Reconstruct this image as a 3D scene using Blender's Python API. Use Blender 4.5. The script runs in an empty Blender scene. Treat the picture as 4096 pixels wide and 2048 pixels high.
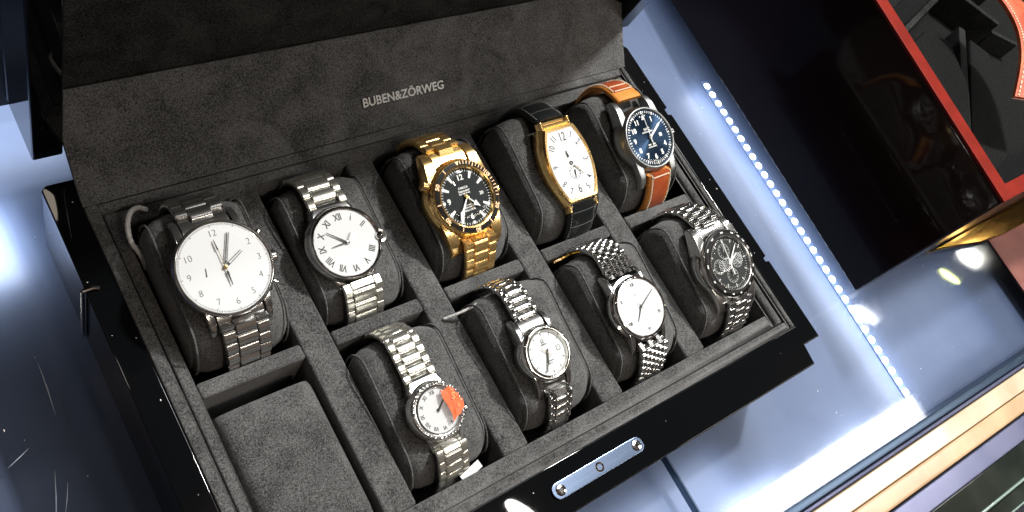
import bpy, bmesh, math, random
from mathutils import Vector, Matrix
random.seed(7)
S = 0.01                                   # everything below is written in centimetres
SC = bpy.context.scene
COL = SC.collection
PI = math.pi
GZ = -5.2                                  # top of the glass counter

# ------------------------------------------------------------------ materials
def nodes(name):
    m = bpy.data.materials.new(name); m.use_nodes = True
    nt = m.node_tree; return m, nt, nt.nodes['Principled BSDF']
def pbsdf(name, col, rough=.5, metal=0., coat=0., coatr=.03, emis=None, es=0., spec=.5, noise=None, bump=None):
    m, nt, b = nodes(name)
    b.inputs['Base Color'].default_value = (*col, 1); b.inputs['Roughness'].default_value = rough
    b.inputs['Metallic'].default_value = metal; b.inputs['Coat Weight'].default_value = coat
    b.inputs['Coat Roughness'].default_value = coatr; b.inputs['Specular IOR Level'].default_value = spec
    if emis: b.inputs['Emission Color'].default_value = (*emis, 1); b.inputs['Emission Strength'].default_value = es
    tc = nt.nodes.new('ShaderNodeTexCoord')
    if noise:                               # (scale, col2, detail, lo, hi)
        n = nt.nodes.new('ShaderNodeTexNoise'); n.inputs['Scale'].default_value = noise[0]; n.inputs['Detail'].default_value = noise[2]
        r = nt.nodes.new('ShaderNodeValToRGB'); r.color_ramp.elements[0].position = noise[3]; r.color_ramp.elements[1].position = noise[4]
        r.color_ramp.elements[0].color = (*col, 1); r.color_ramp.elements[1].color = (*noise[1], 1)
        nt.links.new(tc.outputs['Object'], n.inputs['Vector']); nt.links.new(n.outputs['Fac'], r.inputs['Fac'])
        nt.links.new(r.outputs['Color'], b.inputs['Base Color'])
    if bump:                                # (scale, strength, distance, stretch)
        n = nt.nodes.new('ShaderNodeTexNoise'); n.inputs['Scale'].default_value = bump[0]; n.inputs['Detail'].default_value = 3
        mp = nt.nodes.new('ShaderNodeMapping'); mp.inputs['Scale'].default_value = bump[3] if len(bump) > 3 else (1, 1, 1)
        bp = nt.nodes.new('ShaderNodeBump'); bp.inputs['Strength'].default_value = bump[1]; bp.inputs['Distance'].default_value = bump[2]
        nt.links.new(tc.outputs['Object'], mp.inputs['Vector']); nt.links.new(mp.outputs['Vector'], n.inputs['Vector'])
        nt.links.new(n.outputs['Fac'], bp.inputs['Height']); nt.links.new(bp.outputs['Normal'], b.inputs['Normal'])
    return m

def suede(name, lo=(.014, .014, .014), hi=(.178, .180, .181), sheen=.25):
    m, nt, b = nodes(name)
    tc = nt.nodes.new('ShaderNodeTexCoord')
    n1 = nt.nodes.new('ShaderNodeTexNoise'); n1.inputs['Scale'].default_value = 1350; n1.inputs['Detail'].default_value = 5; n1.inputs['Roughness'].default_value = .75; n1.inputs['Distortion'].default_value = .6
    n2 = nt.nodes.new('ShaderNodeTexNoise'); n2.inputs['Scale'].default_value = 38; n2.inputs['Detail'].default_value = 3; n2.inputs['Distortion'].default_value = 1.2
    for n in (n1, n2): nt.links.new(tc.outputs['Object'], n.inputs['Vector'])
    ad = nt.nodes.new('ShaderNodeMath'); ad.operation = 'MULTIPLY_ADD'; ad.inputs[1].default_value = .28
    nt.links.new(n2.outputs['Fac'], ad.inputs[0]); nt.links.new(n1.outputs['Fac'], ad.inputs[2])
    r = nt.nodes.new('ShaderNodeValToRGB'); r.color_ramp.elements[0].position = .53; r.color_ramp.elements[1].position = .77
    r.color_ramp.elements[0].color = (*lo, 1); r.color_ramp.elements[1].color = (*hi, 1)
    nt.links.new(ad.outputs[0], r.inputs['Fac']); nt.links.new(r.outputs['Color'], b.inputs['Base Color'])
    b.inputs['Roughness'].default_value = .95; b.inputs['Specular IOR Level'].default_value = .12
    b.inputs['Sheen Weight'].default_value = sheen; b.inputs['Sheen Roughness'].default_value = .5
    bp = nt.nodes.new('ShaderNodeBump'); bp.inputs['Strength'].default_value = .9; bp.inputs['Distance'].default_value = .0009
    nt.links.new(n1.outputs['Fac'], bp.inputs['Height']); nt.links.new(bp.outputs['Normal'], b.inputs['Normal'])
    return m

def glassy(name, tint=(1, 1, 1), rough=.02, ior=1.5, gain=1.0, scratch=False):
    m = bpy.data.materials.new(name); m.use_nodes = True; nt = m.node_tree; nt.nodes.clear()
    o = nt.nodes.new('ShaderNodeOutputMaterial'); mx = nt.nodes.new('ShaderNodeMixShader')
    t = nt.nodes.new('ShaderNodeBsdfTransparent'); t.inputs['Color'].default_value = (*tint, 1)
    g = nt.nodes.new('ShaderNodeBsdfGlossy'); g.inputs['Roughness'].default_value = rough
    lw = nt.nodes.new('ShaderNodeLayerWeight'); pw = nt.nodes.new('ShaderNodeMath'); pw.operation = 'POWER'; pw.inputs[1].default_value = 5
    f = nt.nodes.new('ShaderNodeMath'); f.operation = 'MULTIPLY_ADD'; r0_ = ((ior - 1) / (ior + 1)) ** 2; f.inputs[1].default_value = 1 - r0_; f.inputs[2].default_value = r0_
    nt.links.new(lw.outputs['Facing'], pw.inputs[0]); nt.links.new(pw.outputs[0], f.inputs[0])
    k = nt.nodes.new('ShaderNodeMath'); k.operation = 'MULTIPLY'; k.inputs[1].default_value = gain; k.use_clamp = True
    nt.links.new(f.outputs[0], k.inputs[0]); nt.links.new(k.outputs[0], mx.inputs[0])
    nt.links.new(t.outputs[0], mx.inputs[1]); nt.links.new(g.outputs[0], mx.inputs[2]); nt.links.new(mx.outputs[0], o.inputs[0])
    if scratch:
        tc = nt.nodes.new('ShaderNodeTexCoord')
        n = nt.nodes.new('ShaderNodeTexNoise'); n.inputs['Scale'].default_value = 9; n.inputs['Detail'].default_value = 6; n.inputs['Distortion'].default_value = .8
        r = nt.nodes.new('ShaderNodeMapRange'); r.inputs['From Min'].default_value = .42; r.inputs['From Max'].default_value = .75
        r.inputs['To Min'].default_value = rough; r.inputs['To Max'].default_value = rough + .06
        nt.links.new(tc.outputs['Object'], n.inputs['Vector']); nt.links.new(n.outputs['Fac'], r.inputs['Value']); nt.links.new(r.outputs[0], g.inputs['Roughness'])
    return m

M = {}
M['suede'] = suede('suede_grey')
M['suede_dark'] = suede('suede_shaded', (.0015, .0017, .0017), (.075, .078, .075), 0)  # darkened suede copy, shade of the recess put into its colour
M['suede_mid'] = suede('suede_charcoal', (.004, .005, .005), (.034, .036, .035), 0)
M['felt_black'] = pbsdf('black_felt', (.004, .0045, .0045), .95, spec=.08, noise=(900, (.013, .014, .0135), 5, .4, .7), bump=(900, .6, .0006))
M['lacquer'] = pbsdf('black_lacquer', (.003, .0034, .004), .3, coat=.8, coatr=.02, spec=0)
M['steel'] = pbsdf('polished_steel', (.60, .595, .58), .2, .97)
M['steel_dark'] = pbsdf('dark_polished_steel', (.45, .45, .44), .14, .95)  # darker, smoother steel for several cases and bracelets
M['steel_warm'] = pbsdf('warm_steel', (.76, .75, .68), .22, .9)
M['chrome'] = pbsdf('chrome', (.82, .82, .82), .08, 1)
M['matte_steel'] = pbsdf('brushed_grey_steel', (.30, .31, .31), .38, 1)
M['gold'] = pbsdf('yellow_gold', (1.0, .67, .27), .26, .92)
M['gold_pol'] = pbsdf('polished_yellow_gold', (1.0, .68, .28), .18, .94)
M['rose'] = pbsdf('rose_gold_ring', (.90, .60, .36), .35, .6)
M['dial_white'] = pbsdf('white_enamel_dial', (.68, .70, .71), .5, spec=.15)
M['dial_black'] = pbsdf('black_dial', (.010, .014, .015), .55, spec=.15)
M['dial_grey'] = pbsdf('charcoal_dial', (.024, .026, .026), .6, spec=.15)
M['bezel_black'] = pbsdf('black_bezel_insert', (.004, .0035, .0035), .4, spec=.12)
M['ink'] = pbsdf('dark_print', (.035, .035, .035), .45)
M['ink_grey'] = pbsdf('thin_grey_print', (.09, .09, .09), .45)
M['lume'] = pbsdf('white_print', (.80, .82, .80), .5)
M['hand_dark'] = pbsdf('dark_steel_hand', (.05, .055, .055), .3, .5)
M['hand_gold'] = pbsdf('dark_gold_hand', (.30, .22, .10), .3, .8)
M['crystal'] = glassy('watch_crystal', rough=.03, gain=.35)
M['crystal_soft'] = glassy('coated_watch_crystal', rough=.05, gain=.15)
M['film'] = glassy('clear_plastic_film', rough=.1, ior=1.55, gain=1.1)
M['tan'] = pbsdf('tan_leather_edge', (.55, .20, .035), .42, noise=(90, (.66, .27, .055), 3, .4, .7), bump=(700, .3, .0004))
M['brown'] = pbsdf('chestnut_leather', (.30, .050, .012), .4, noise=(120, (.38, .080, .020), 3, .4, .7), bump=(600, .35, .0004))
M['blackleather'] = pbsdf('black_leather', (.008, .010, .010), .34, bump=(260, .35, .0008))
M['thread'] = pbsdf('cream_thread', (.72, .62, .48), .8)
M['crease'] = pbsdf('worn_crease', (.06, .065, .065), .6)
M['blackthread'] = pbsdf('grey_thread', (.25, .26, .26), .8)
M['wood'] = pbsdf('varnished_amber_wood', (.46, .36, .24), .3, noise=(30, (.62, .50, .36), 5, .35, .7), coat=1, coatr=.08)
M['wood_orange'] = pbsdf('orange_wood_edge', (.42, .27, .15), .35, noise=(26, (.56, .38, .22), 5, .35, .7), coat=.6, coatr=.15)
M['bluemetal'] = pbsdf('blue_grey_channel', (.035, .06, .10), .3, .6)
M['violetmetal'] = pbsdf('violet_anodised_edge', (.16, .17, .27), .28, .5, noise=(12, (.08, .09, .17), 3, .4, .7))
M['darkglass'] = pbsdf('dark_lower_glass', (.012, .016, .013), .12, noise=(14, (.045, .055, .045), 4, .45, .75), coat=1)
M['greenedge'] = pbsdf('green_glass_edge', (.22, .30, .26), .2, coat=1)
M['navy'] = pbsdf('navy_floor', (.012, .014, .032), .4)
M['red'] = pbsdf('red_lacquer', (.125, .006, .002), .5, spec=.1, noise=(60, (.175, .010, .004), 3, .4, .7), coat=0)
M['burgundy'] = pbsdf('dark_burgundy_lacquer', (.007, .0022, .0020), .3, spec=.1, coat=.45, coatr=.05, noise=(7, (.018, .0030, .0020), 3, .45, .7))
M['leather_red'] = pbsdf('red_brown_leather', (.33, .050, .016), .4, noise=(50, (.50, .15, .07), 3, .4, .75), bump=(300, .4, .0006))
M['rosemat'] = pbsdf('rose_brown_mat', (.17, .055, .045), .5, noise=(22, (.28, .10, .08), 4, .4, .7), bump=(200, .2, .0005))
M['panel'] = pbsdf('blue_case_floor', (.046, .064, .116), .5, noise=(14, (.068, .090, .150), 5, .35, .7), bump=(60, .25, .002, (1, .06, 1)))
M['glass'] = glassy('counter_glass', (.93, .96, 1), .03, 1.55, 1.3, True)
M['led'] = pbsdf('led_lens', (.8, .85, .85), .4, emis=(.86, .95, 1), es=2.4)
M['ledtape'] = pbsdf('led_tape', (.07, .10, .19), .5)
M['cord'] = pbsdf('silver_cord', (.75, .75, .74), .5, .2, bump=(900, .8, .0006))
M['yellow'] = pbsdf('yellow_tag', (.80, .48, .04), .35, noise=(160, (.55, .25, .01), 3, .4, .6), bump=(300, .6, .0008))
M['paper'] = pbsdf('white_tag_paper', (.8, .8, .78), .6)
M['crystalstone'] = pbsdf('clear_stones', (.85, .86, .86), .08, .85)
M['platemetal'] = pbsdf('brushed_latch_plate', (.12, .16, .24), .24, 1, bump=(500, .12, .0002, (.08, 1, 1)))
M['hole'] = pbsdf('brass_keyhole', (.16, .10, .04), .25, .9)
M['scratch'] = pbsdf('pale_scratch', (.55, .60, .70), .4)
M['brassmirror'] = pbsdf('polished_brass', (.62, .33, .07), .07, 1)

m, nt, b = nodes('orange_red_sticker')     # translucent film sticker
b.inputs['Base Color'].default_value = (.90, .13, .012, 1); b.inputs['Roughness'].default_value = .35; b.inputs['Alpha'].default_value = .78
M['sticker'] = m
m, nt, b = nodes('blue_sunburst_dial')     # brushed radial blue dial
b.inputs['Base Color'].default_value = (.014, .034, .070, 1); b.inputs['Roughness'].default_value = .3; b.inputs['Metallic'].default_value = .85
b.inputs['Anisotropic'].default_value = .85
tg = nt.nodes.new('ShaderNodeTangent'); tg.direction_type = 'RADIAL'; tg.axis = 'Z'
nt.links.new(tg.outputs[0], b.inputs['Tangent'])
M['dial_blue'] = m

# ------------------------------------------------------------------ mesh helpers (centimetres, world axes)
ROOT = {}
def root_of(o):
    while o.parent: o = o.parent
    return o
class MB:
    def __init__(s, M4=None): s.v = []; s.f = []; s.M = M4 or Matrix.Identity(4)
    def add(s, vs, fs):
        n = len(s.v); s.v += [s.M @ Vector(p) for p in vs]; s.f += [[i + n for i in f] for f in fs]; return s
    def box(s, a, b_, R=None):
        x0, y0, z0 = a; x1, y1, z1 = b_
        vs = [(x, y, z) for z in (z0, z1) for y in (y0, y1) for x in (x0, x1)]
        if R: vs = [R @ Vector(p) for p in vs]
        return s.add(vs, [(0, 2, 3, 1), (4, 5, 7, 6), (0, 1, 5, 4), (2, 6, 7, 3), (0, 4, 6, 2), (1, 3, 7, 5)])
    def prism(s, pts, z0, z1, R=None):
        n = len(pts); vs = [(p[0], p[1], z0) for p in pts] + [(p[0], p[1], z1) for p in pts]
        if R: vs = [R @ Vector(p) for p in vs]
        return s.add(vs, [list(range(n))[::-1], list(range(n, 2 * n))] + [(i, (i + 1) % n, n + (i + 1) % n, n + i) for i in range(n)])
    def lathe(s, prof, n=64, R=None, closed=False, wob=None):
        vs = []; fs = []; k = len(prof)
        for i in range(n):
            a = 2 * PI * i / n
            for j, (r, z) in enumerate(prof):
                rr = r * (1 + (wob(i, j) if wob else 0)); vs.append((rr * math.cos(a), rr * math.sin(a), z))
        if R: vs = [R @ Vector(p) for p in vs]
        for i in range(n):
            i2 = (i + 1) % n
            for j in range(k if closed else k - 1):
                j2 = (j + 1) % k; fs.append((i * k + j, i2 * k + j, i2 * k + j2, i * k + j2))
        return s.add(vs, fs)
    def disc(s, r, z, n=64, R=None):
        vs = [(r * math.cos(2 * PI * i / n), r * math.sin(2 * PI * i / n), z) for i in range(n)]
        if R: vs = [R @ Vector(p) for p in vs]
        return s.add(vs, [list(range(n))])
    def tube(s, pts, rad, n=8, rads=None):
        pts = [Vector(p) for p in pts]; vs = []; fs = []; up = Vector((0, 0, 1))
        for i, p in enumerate(pts):
            d = (pts[min(i + 1, len(pts) - 1)] - pts[max(i - 1, 0)]).normalized()
            u = d.cross(up); u = u.normalized() if u.length > .05 else Vector((1, 0, 0)); w = d.cross(u).normalized()
            r = rads[i] if rads else rad
            vs += [p + (u * math.cos(2 * PI * j / n) + w * math.sin(2 * PI * j / n)) * r for j in range(n)]
        for i in range(len(pts) - 1):
            fs += [(i * n + j, i * n + (j + 1) % n, (i + 1) * n + (j + 1) % n, (i + 1) * n + j) for j in range(n)]
        fs += [list(range(n)), list(range((len(pts) - 1) * n, len(pts) * n))]
        return s.add(vs, fs)
    def text(s, body, size, R, sx=1.0, ext=.012, bold=0.0):
        c = bpy.data.curves.new('t', 'FONT'); c.body = body; c.size = size; c.align_x = 'CENTER'; c.align_y = 'CENTER'
        c.extrude = ext; c.offset = bold; c.resolution_u = 3
        o = bpy.data.objects.new('t', c); COL.objects.link(o)
        bpy.context.view_layer.update()
        me = o.evaluated_get(bpy.context.evaluated_depsgraph_get()).to_mesh()
        s.add([R @ Vector((v.co.x * sx, v.co.y, v.co.z)) for v in me.vertices], [list(p.vertices) for p in me.polygons])
        o.to_mesh_clear(); bpy.data.objects.remove(o); bpy.data.curves.remove(c)
        return s
    def build(s, name, mat, parent=None, bevel=0, seg=2, smooth=35, label=None):
        bm = bmesh.new(); off = ROOT[root_of(parent).name] if parent else Vector((0, 0, 0))
        vv = [bm.verts.new((p - off) * S) for p in s.v]
        for f in s.f:
            try: bm.faces.new([vv[i] for i in f])
            except ValueError: pass
        bmesh.ops.remove_doubles(bm, verts=bm.verts, dist=1e-6)
        bmesh.ops.recalc_face_normals(bm, faces=bm.faces)
        if bevel:
            es = [e for e in bm.edges if len(e.link_faces) == 2 and e.calc_face_angle(0) > .6]
            bmesh.ops.bevel(bm, geom=es, offset=bevel * S, segments=seg, profile=.5, affect='EDGES', clamp_overlap=True)
        me = bpy.data.meshes.new(name); bm.to_mesh(me); bm.free()
        me.polygons.foreach_set('use_smooth', [True] * len(me.polygons)); me.set_sharp_from_angle(angle=math.radians(smooth))
        me.materials.append(mat)
        o = bpy.data.objects.new(name, me); COL.objects.link(o)
        if bevel:
            wn = o.modifiers.new('weighted', 'WEIGHTED_NORMAL'); wn.keep_sharp = True; wn.weight = 100
        if parent: o.parent = parent
        else: ROOT[o.name] = Vector((0, 0, 0))
        if label: o['label'] = label
        return o
def tag(o, label=None, cat=None, group=None, kind=None):
    if label: o['label'] = label
    if cat: o['category'] = cat
    if group: o['group'] = group
    if kind: o['kind'] = kind
    return o
def thing(name, label, cat, loc, group=None):
    o = bpy.data.objects.new(name, None); COL.objects.link(o); o.location = Vector(loc) * S; o.empty_display_size = .01
    ROOT[o.name] = Vector(loc); return tag(o, label, cat, group)
def T(x, y, z=0): return Matrix.Translation((x, y, z))
def RX(d): return Matrix.Rotation(math.radians(d), 4, 'X')
def RY(d): return Matrix.Rotation(math.radians(d), 4, 'Y')
def RZ(d): return Matrix.Rotation(math.radians(d), 4, 'Z')
def catmull(P, n=8, closed=False):
    out = []; N = len(P); rng = N if closed else N - 1
    for i in range(rng):
        g = (lambda k: P[k % N]) if closed else (lambda k: P[min(max(k, 0), N - 1)])
        p0, p1, p2, p3 = [Vector(g(i + k)) for k in (-1, 0, 1, 2)]
        for j in range(n):
            t = j / n
            out.append(.5 * ((2 * p1) + (p2 - p0) * t + (2 * p0 - 5 * p1 + 4 * p2 - p3) * t * t + (3 * p1 - p0 - 3 * p2 + p3) * t ** 3))
    if not closed: out.append(Vector(P[-1]))
    return out

# ------------------------------------------------------------------ counter
def struct(o): o['kind'] = 'structure'; return o
RR0 = T(12.8, -19.0, 0) @ RZ(-2.35)
struct(MB(RR0).box((-150, .02, -8.2), (140, 150, -6.6)).build('display_case_floor', M['panel']))
g = MB().add([(-130, -13.0, GZ), (7.5, -18.85, GZ), (7.5, 130, GZ), (-130, 130, GZ)], [(0, 1, 2, 3)])
g.add([(7.62, -18.85, GZ), (130, -23.85, GZ), (130, 130, GZ), (7.62, 130, GZ)], [(0, 1, 2, 3)])
struct(g.build('glass_counter', M['glass']))
struct(MB().box((7.5, -19, GZ - .6), (7.62, 13, GZ - .02)).build('glass_seam', M['bluemetal']))
RR = T(12.8, -19.0, 0) @ RZ(-2.35)
def strip(name, y0, y1, z0, z1, mat, bev=.1, x0=-60, x1=140, label=None, parent=None):
    return MB(RR).box((x0, y1, z0), (x1, y0, z1)).build(name, mat, parent, bevel=bev)
rail = thing('counter_front_rail', 'varnished amber wooden rail with dark metal channel edging the glass counter', 'counter rail', (30, -21, GZ))
strip('metal_channel', 0, -.55, -8, GZ + .12, M['bluemetal'], parent=rail)
strip('edge_bead', -.60, -.85, -8, GZ + .16, M['violetmetal'], parent=rail)
strip('wood_top', -.90, -2.2, -8, GZ + .22, M['wood'], .12, parent=rail)
strip('wood_edge', -2.25, -3.55, -8, GZ - .05, M['wood_orange'], .25, parent=rail)
low = thing('lower_glass_shelf', 'dark glass shelf below the wooden rail with pale green glass edges', 'glass shelf', (30, -26, -9))
strip('violet_edge', -3.7, -5.1, -9, GZ - .35, M['violetmetal'], .12, parent=low)
strip('dark_pane', -5.15, -7.0, -9, GZ - .5, M['darkglass'], .05, parent=low)
strip('pane_edge', -7.02, -7.2, -9, GZ - .35, M['greenedge'], .05, parent=low)
strip('lower_pane', -7.25, -8.4, -10, GZ - 1.1, M['darkglass'], .05, parent=low)
strip('lower_pane_edge', -8.43, -8.55, -10, GZ - 1.0, M['greenedge'], .04, parent=low)
struct(MB().box((-60, -60, -13), (150, -26, -12)).build('showroom_floor', M['navy']))

# LED strip lying in the case, under the glass
led = thing('led_strip', 'row of round white LED lights running along the blue counter between the two boxes', 'LED strip', (30.2, -4, -6.58))
d0, d1 = Vector((30.72, 9.92, -6.5)), Vector((29.72, -17.70, -6.5))
dd = (d1 - d0).normalized(); px_ = Vector((-dd.y, dd.x, 0))
t_ = MB(); a, b_ = d0 - dd * .5, d1 + dd * .5
t_.add([a - px_ * .35 + Vector((0, 0, -.08)), a + px_ * .35 + Vector((0, 0, -.08)), b_ + px_ * .35 + Vector((0, 0, -.08)), b_ - px_ * .35 + Vector((0, 0, -.08)),
        a - px_ * .35, a + px_ * .35, b_ + px_ * .35, b_ - px_ * .35], [(0, 1, 2, 3), (4, 5, 6, 7), (0, 1, 5, 4), (1, 2, 6, 5), (2, 3, 7, 6), (3, 0, 4, 7)]).build('tape', M['ledtape'], led)
for i in range(33):
    p = d0.lerp(d1, i / 32)
    MB(Matrix.Translation(p)).lathe([(0.0, .16), (.15, .14), (.25, .08), (.30, .0)], 14).build('led', M['led'], led)

# scratches and rubs on the glass left of the box
for i, (p, q, w) in enumerate([((-20.6, 5.6), (-20.75, 2.9), .03), ((-21.6, .5), (-22.4, -2.0), .03), ((-21.3, -.2), (-21.9, -1.6), .02), ((-23.2, 1.4), (-22.2, 1.9), .02), ((-21.9, -3.0), (-22.1, -3.6), .03), ((-22.1, -2.5), (-22.15, -3.1), .02)]):
    o = MB().tube([(p[0], p[1], GZ + .012), ((p[0] + q[0]) / 2 + .03, (p[1] + q[1]) / 2, GZ + .012), (q[0], q[1], GZ + .012)], w, 5, rads=[.004, w, .004]).build('glass_scratch', M['scratch'])
    tag(o, ['long pale scratch on the glass beside the box hinge pin', 'long pale scratch on the dark lower left glass', 'short faint scratch beside the long lower one on the left glass',
            'slanting hairline scratch near the left edge of the glass', 'small slanting scratch at the bottom left of the glass', 'tiny scratch above the small slanting one at the bottom left'][i], 'scratch', kind='structure')

# ------------------------------------------------------------------ watch box
box = thing('watch_box', 'large open black lacquer watch box lined in grey suede with two rows of five compartments', 'watch box', (0, 0, GZ))
H = MB()
outer = [(-18.3, -12.45), (16.65, -12.45), (16.82, -11.19), (18.3, -11.19), (18.3, -5.72), (18.02, -5.66), (18.02, -5.42), (18.3, -5.36), (18.3, 5.72), (18.02, 5.78), (18.02, 6.2), (18.3, 6.26), (18.3, 11.3), (18.1, 11.5), (-18.05, 11.5), (-18.3, 11.3)]
inner = [(-17.0, -9.97), (17.0, -9.97), (17.0, 9.97), (-17.0, 9.97)]
bm = bmesh.new()
def ring(bm, z): return [bm.verts.new((x, y, z)) for x, y in outer], [bm.verts.new((x, y, z)) for x, y in inner]
ot, it = ring(bm, 0); ob, ib = ring(bm, GZ)
def edges(v): return [bm.edges.new((v[i], v[(i + 1) % len(v)])) for i in range(len(v))]
bmesh.ops.triangle_fill(bm, edges=edges(ot) + edges(it), use_beauty=True)
for (A, B) in ((ot, ob), (it, ib)):
    for i in range(len(A)): bm.faces.new((A[i], A[(i + 1) % len(A)], B[(i + 1) % len(A)], B[i]))
bmesh.ops.recalc_face_normals(bm, faces=bm.faces)
H.add([v.co.copy() for v in bm.verts], []); bm.verts.index_update()
H.f = [[v.index for v in f.verts] for f in bm.faces]; bm.free()
H.build('shell', M['lacquer'], box, bevel=.07, seg=3)
# suede tray
xs = [(-15.80, -10.88), (-9.33, -4.42), (-2.88, 2.06), (3.57, 8.50), (10.02, 15.42)]
fr = MB()
for (a, b_) in (((-16.98, -9.95, -1), (-16.42, 9.95, .02)), ((16.42, -9.95, -1), (16.98, 9.95, .02)), ((-16.42, -9.95, -1), (16.42, -9.45, .02)), ((-16.42, 9.45, -1), (16.42, 9.95, .02))): fr.box(a, b_)
fr.build('piped_edge', M['suede'], box, bevel=.09, seg=3)
fr = MB()
for (a, b_) in (((-16.34, -9.37, -4.6), (-15.8, 9.37, -.06)), ((15.42, -9.37, -4.6), (16.34, 9.37, -.06)), ((-15.8, -9.37, -4.6), (15.42, -8.57, -.06)), ((-15.8, 8.55, -4.6), (15.42, 9.37, -.06))): fr.box(a, b_)
fr.build('tray_frame', M['suede'], box, bevel=.1, seg=3)
for i in range(4):
    MB().box((xs[i][1], -8.56, -4.6), (xs[i + 1][0], 8.54, -.05)).build('divider', M['suede'], box, bevel=.16, seg=4)
for i in range(5):
    MB().box((xs[i][0] + .01, -.38, -4.6), (xs[i][1] - .01, .35, -.02)).build('crossbar', M['suede'], box, bevel=.14, seg=4)
MB().box((-16.3, -9.3, -4.9), (16.3, 9.3, -4.5)).build('tray_floor', M['suede_dark'], box)
# latch plate with screws
def stadium(cx, cy, hl, hw, n=12):
    return [(cx + hl + hw * math.cos(a), cy + hw * math.sin(a)) for a in [(-PI / 2 + PI * i / n) for i in range(n + 1)]] + [(cx - hl + hw * math.cos(a), cy + hw * math.sin(a)) for a in [(PI / 2 + PI * i / n) for i in range(n + 1)]]
lp = MB().prism(stadium(-.15, -11.22, 2.62, .42), 0, .11).build('latch_plate', M['platemetal'], box, bevel=.05)
for x in (-2.7, 2.4):
    MB(T(x, -11.22, .11)).lathe([(.02, .03), (.12, .03), (.14, .10), (.25, .08), (.29, .0)], 24).build('screw', M['chrome'], lp)
MB(T(-.15, -11.22, .11)).lathe([(0, -.02), (.14, -.01), (.20, .03), (.25, 0)], 24).build('keyhole', M['hole'], lp)
# hinge pin on the left side, foot strip below rim at front
MB().tube([(-18.42, 6.0, .12), (-18.42, 6.1, -5.15)], .09, 10).tube([(-18.42, 6.0, .12), (-18.0, 6.0, .14), (-17.75, 5.95, .08)], .1, 10).build('hinge_pin', M['chrome'], box)
# lid, standing almost upright and leaning a touch forward
th = math.radians(95.4); LO = Vector((0, 12.2, 1.05)); uu = Vector((0, math.cos(th), math.sin(th))); nn = Vector((0, math.sin(th), -math.cos(th)))  # nn: towards the back of the lid
def lidbox(mb, x0, x1, u0, u1, n0, n1):
    vs = [Vector((x, 0, 0)) + LO + uu * u + nn * n for n in (n0, n1) for u in (u0, u1) for x in (x0, x1)]
    return mb.add(vs, [(0, 2, 3, 1), (4, 5, 7, 6), (0, 1, 5, 4), (2, 6, 7, 3), (0, 4, 6, 2), (1, 3, 7, 5)])
L = 24.0; DP = 3.6
lid = lidbox(MB(), -18.3, 18.3, 0, L, DP - .6, DP).build('lid_back', M['lacquer'], box, bevel=.12, seg=3)
lidbox(MB(), -18.3, -17.02, 0, L, 0, DP - .62).build('lid_side', M['lacquer'], box, bevel=.1, seg=3)
lidbox(MB(), 17.02, 18.3, 0, L, 0, DP - .62).build('lid_side', M['lacquer'], box, bevel=.1, seg=3)
lidbox(MB(), -17.0, 17.0, 0, 1.0, 0.4, DP - .62).build('lid_bottom_rail', M['lacquer'], box, bevel=.1, seg=3)
lidbox(MB(), -17.0, 17.0, L - 1.2, L, 0, DP - .62).build('lid_top_rail', M['lacquer'], box, bevel=.1, seg=3)
lidbox(MB(), -16.98, 16.98, 1.02, L - 1.22, DP - 1.3, DP - .64).build('lid_lining', M['suede_dark'], box)  # shadow inside the lid is painted in by the darkened suede
# sloped suede flap with the maker's lettering
ph = math.radians(43); fu = Vector((0, math.cos(ph), math.sin(ph))); fn = Vector((0, -math.sin(ph), math.cos(ph))); FO = Vector((0, 9.93, .03))
fl = MB(); NX, NU = 60, 24; top = []
def flapz(x, u):
    return .05 * math.sin(x * .55 + 1.2) * math.sin(u * .8) + .04 * math.sin(x * 1.7 + u) * (u / 5) + 0
for j in range(NU + 1):
    for i in range(NX + 1):
        x = -17.0 + 34.05 * i / NX; um = 5.2 - .55 * max(0, (x - 13.8) / 3.2) ** 1.3 * 2.0
        u = um * j / NU; top.append(Vector((x, 0, 0)) + FO + fu * u + fn * flapz(x, u))
n = len(top); W1 = NX + 1
fc = [(j * W1 + i, j * W1 + i + 1, (j + 1) * W1 + i + 1, (j + 1) * W1 + i) for j in range(NU) for i in range(NX)]
bot = [p - fn * .35 for p in top]
fl.add(top + bot, fc + [tuple(k + n for k in f)[::-1] for f in fc] + [(i, i + 1, n + i + 1, n + i) for i in range(NX)] + [(NU * W1 + i, NU * W1 + i + 1, n + NU * W1 + i + 1, n + NU * W1 + i) for i in range(NX)]
       + [(j * W1, (j + 1) * W1, n + (j + 1) * W1, n + j * W1) for j in range(NU)] + [(j * W1 + NX, (j + 1) * W1 + NX, n + (j + 1) * W1 + NX, n + j * W1 + NX) for j in range(NU)])
flap = fl.build('logo_flap', M['suede'], box, smooth=60)
Rf = Matrix.Translation(FO + fu * 1.64 + fn * .03 + Vector((.2, 0, 0))) @ Matrix(((1, 0, 0, 0), (0, fu.y, fn.y, 0), (0, fu.z, fn.z, 0), (0, 0, 0, 1)))
MB().text('BUBEN&ZÖRWEG', .66, Rf, sx=.98, ext=.04, bold=.012).build('lettering', pbsdf('silver_lettering', (.75, .75, .74), .3, .9), flap)

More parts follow.
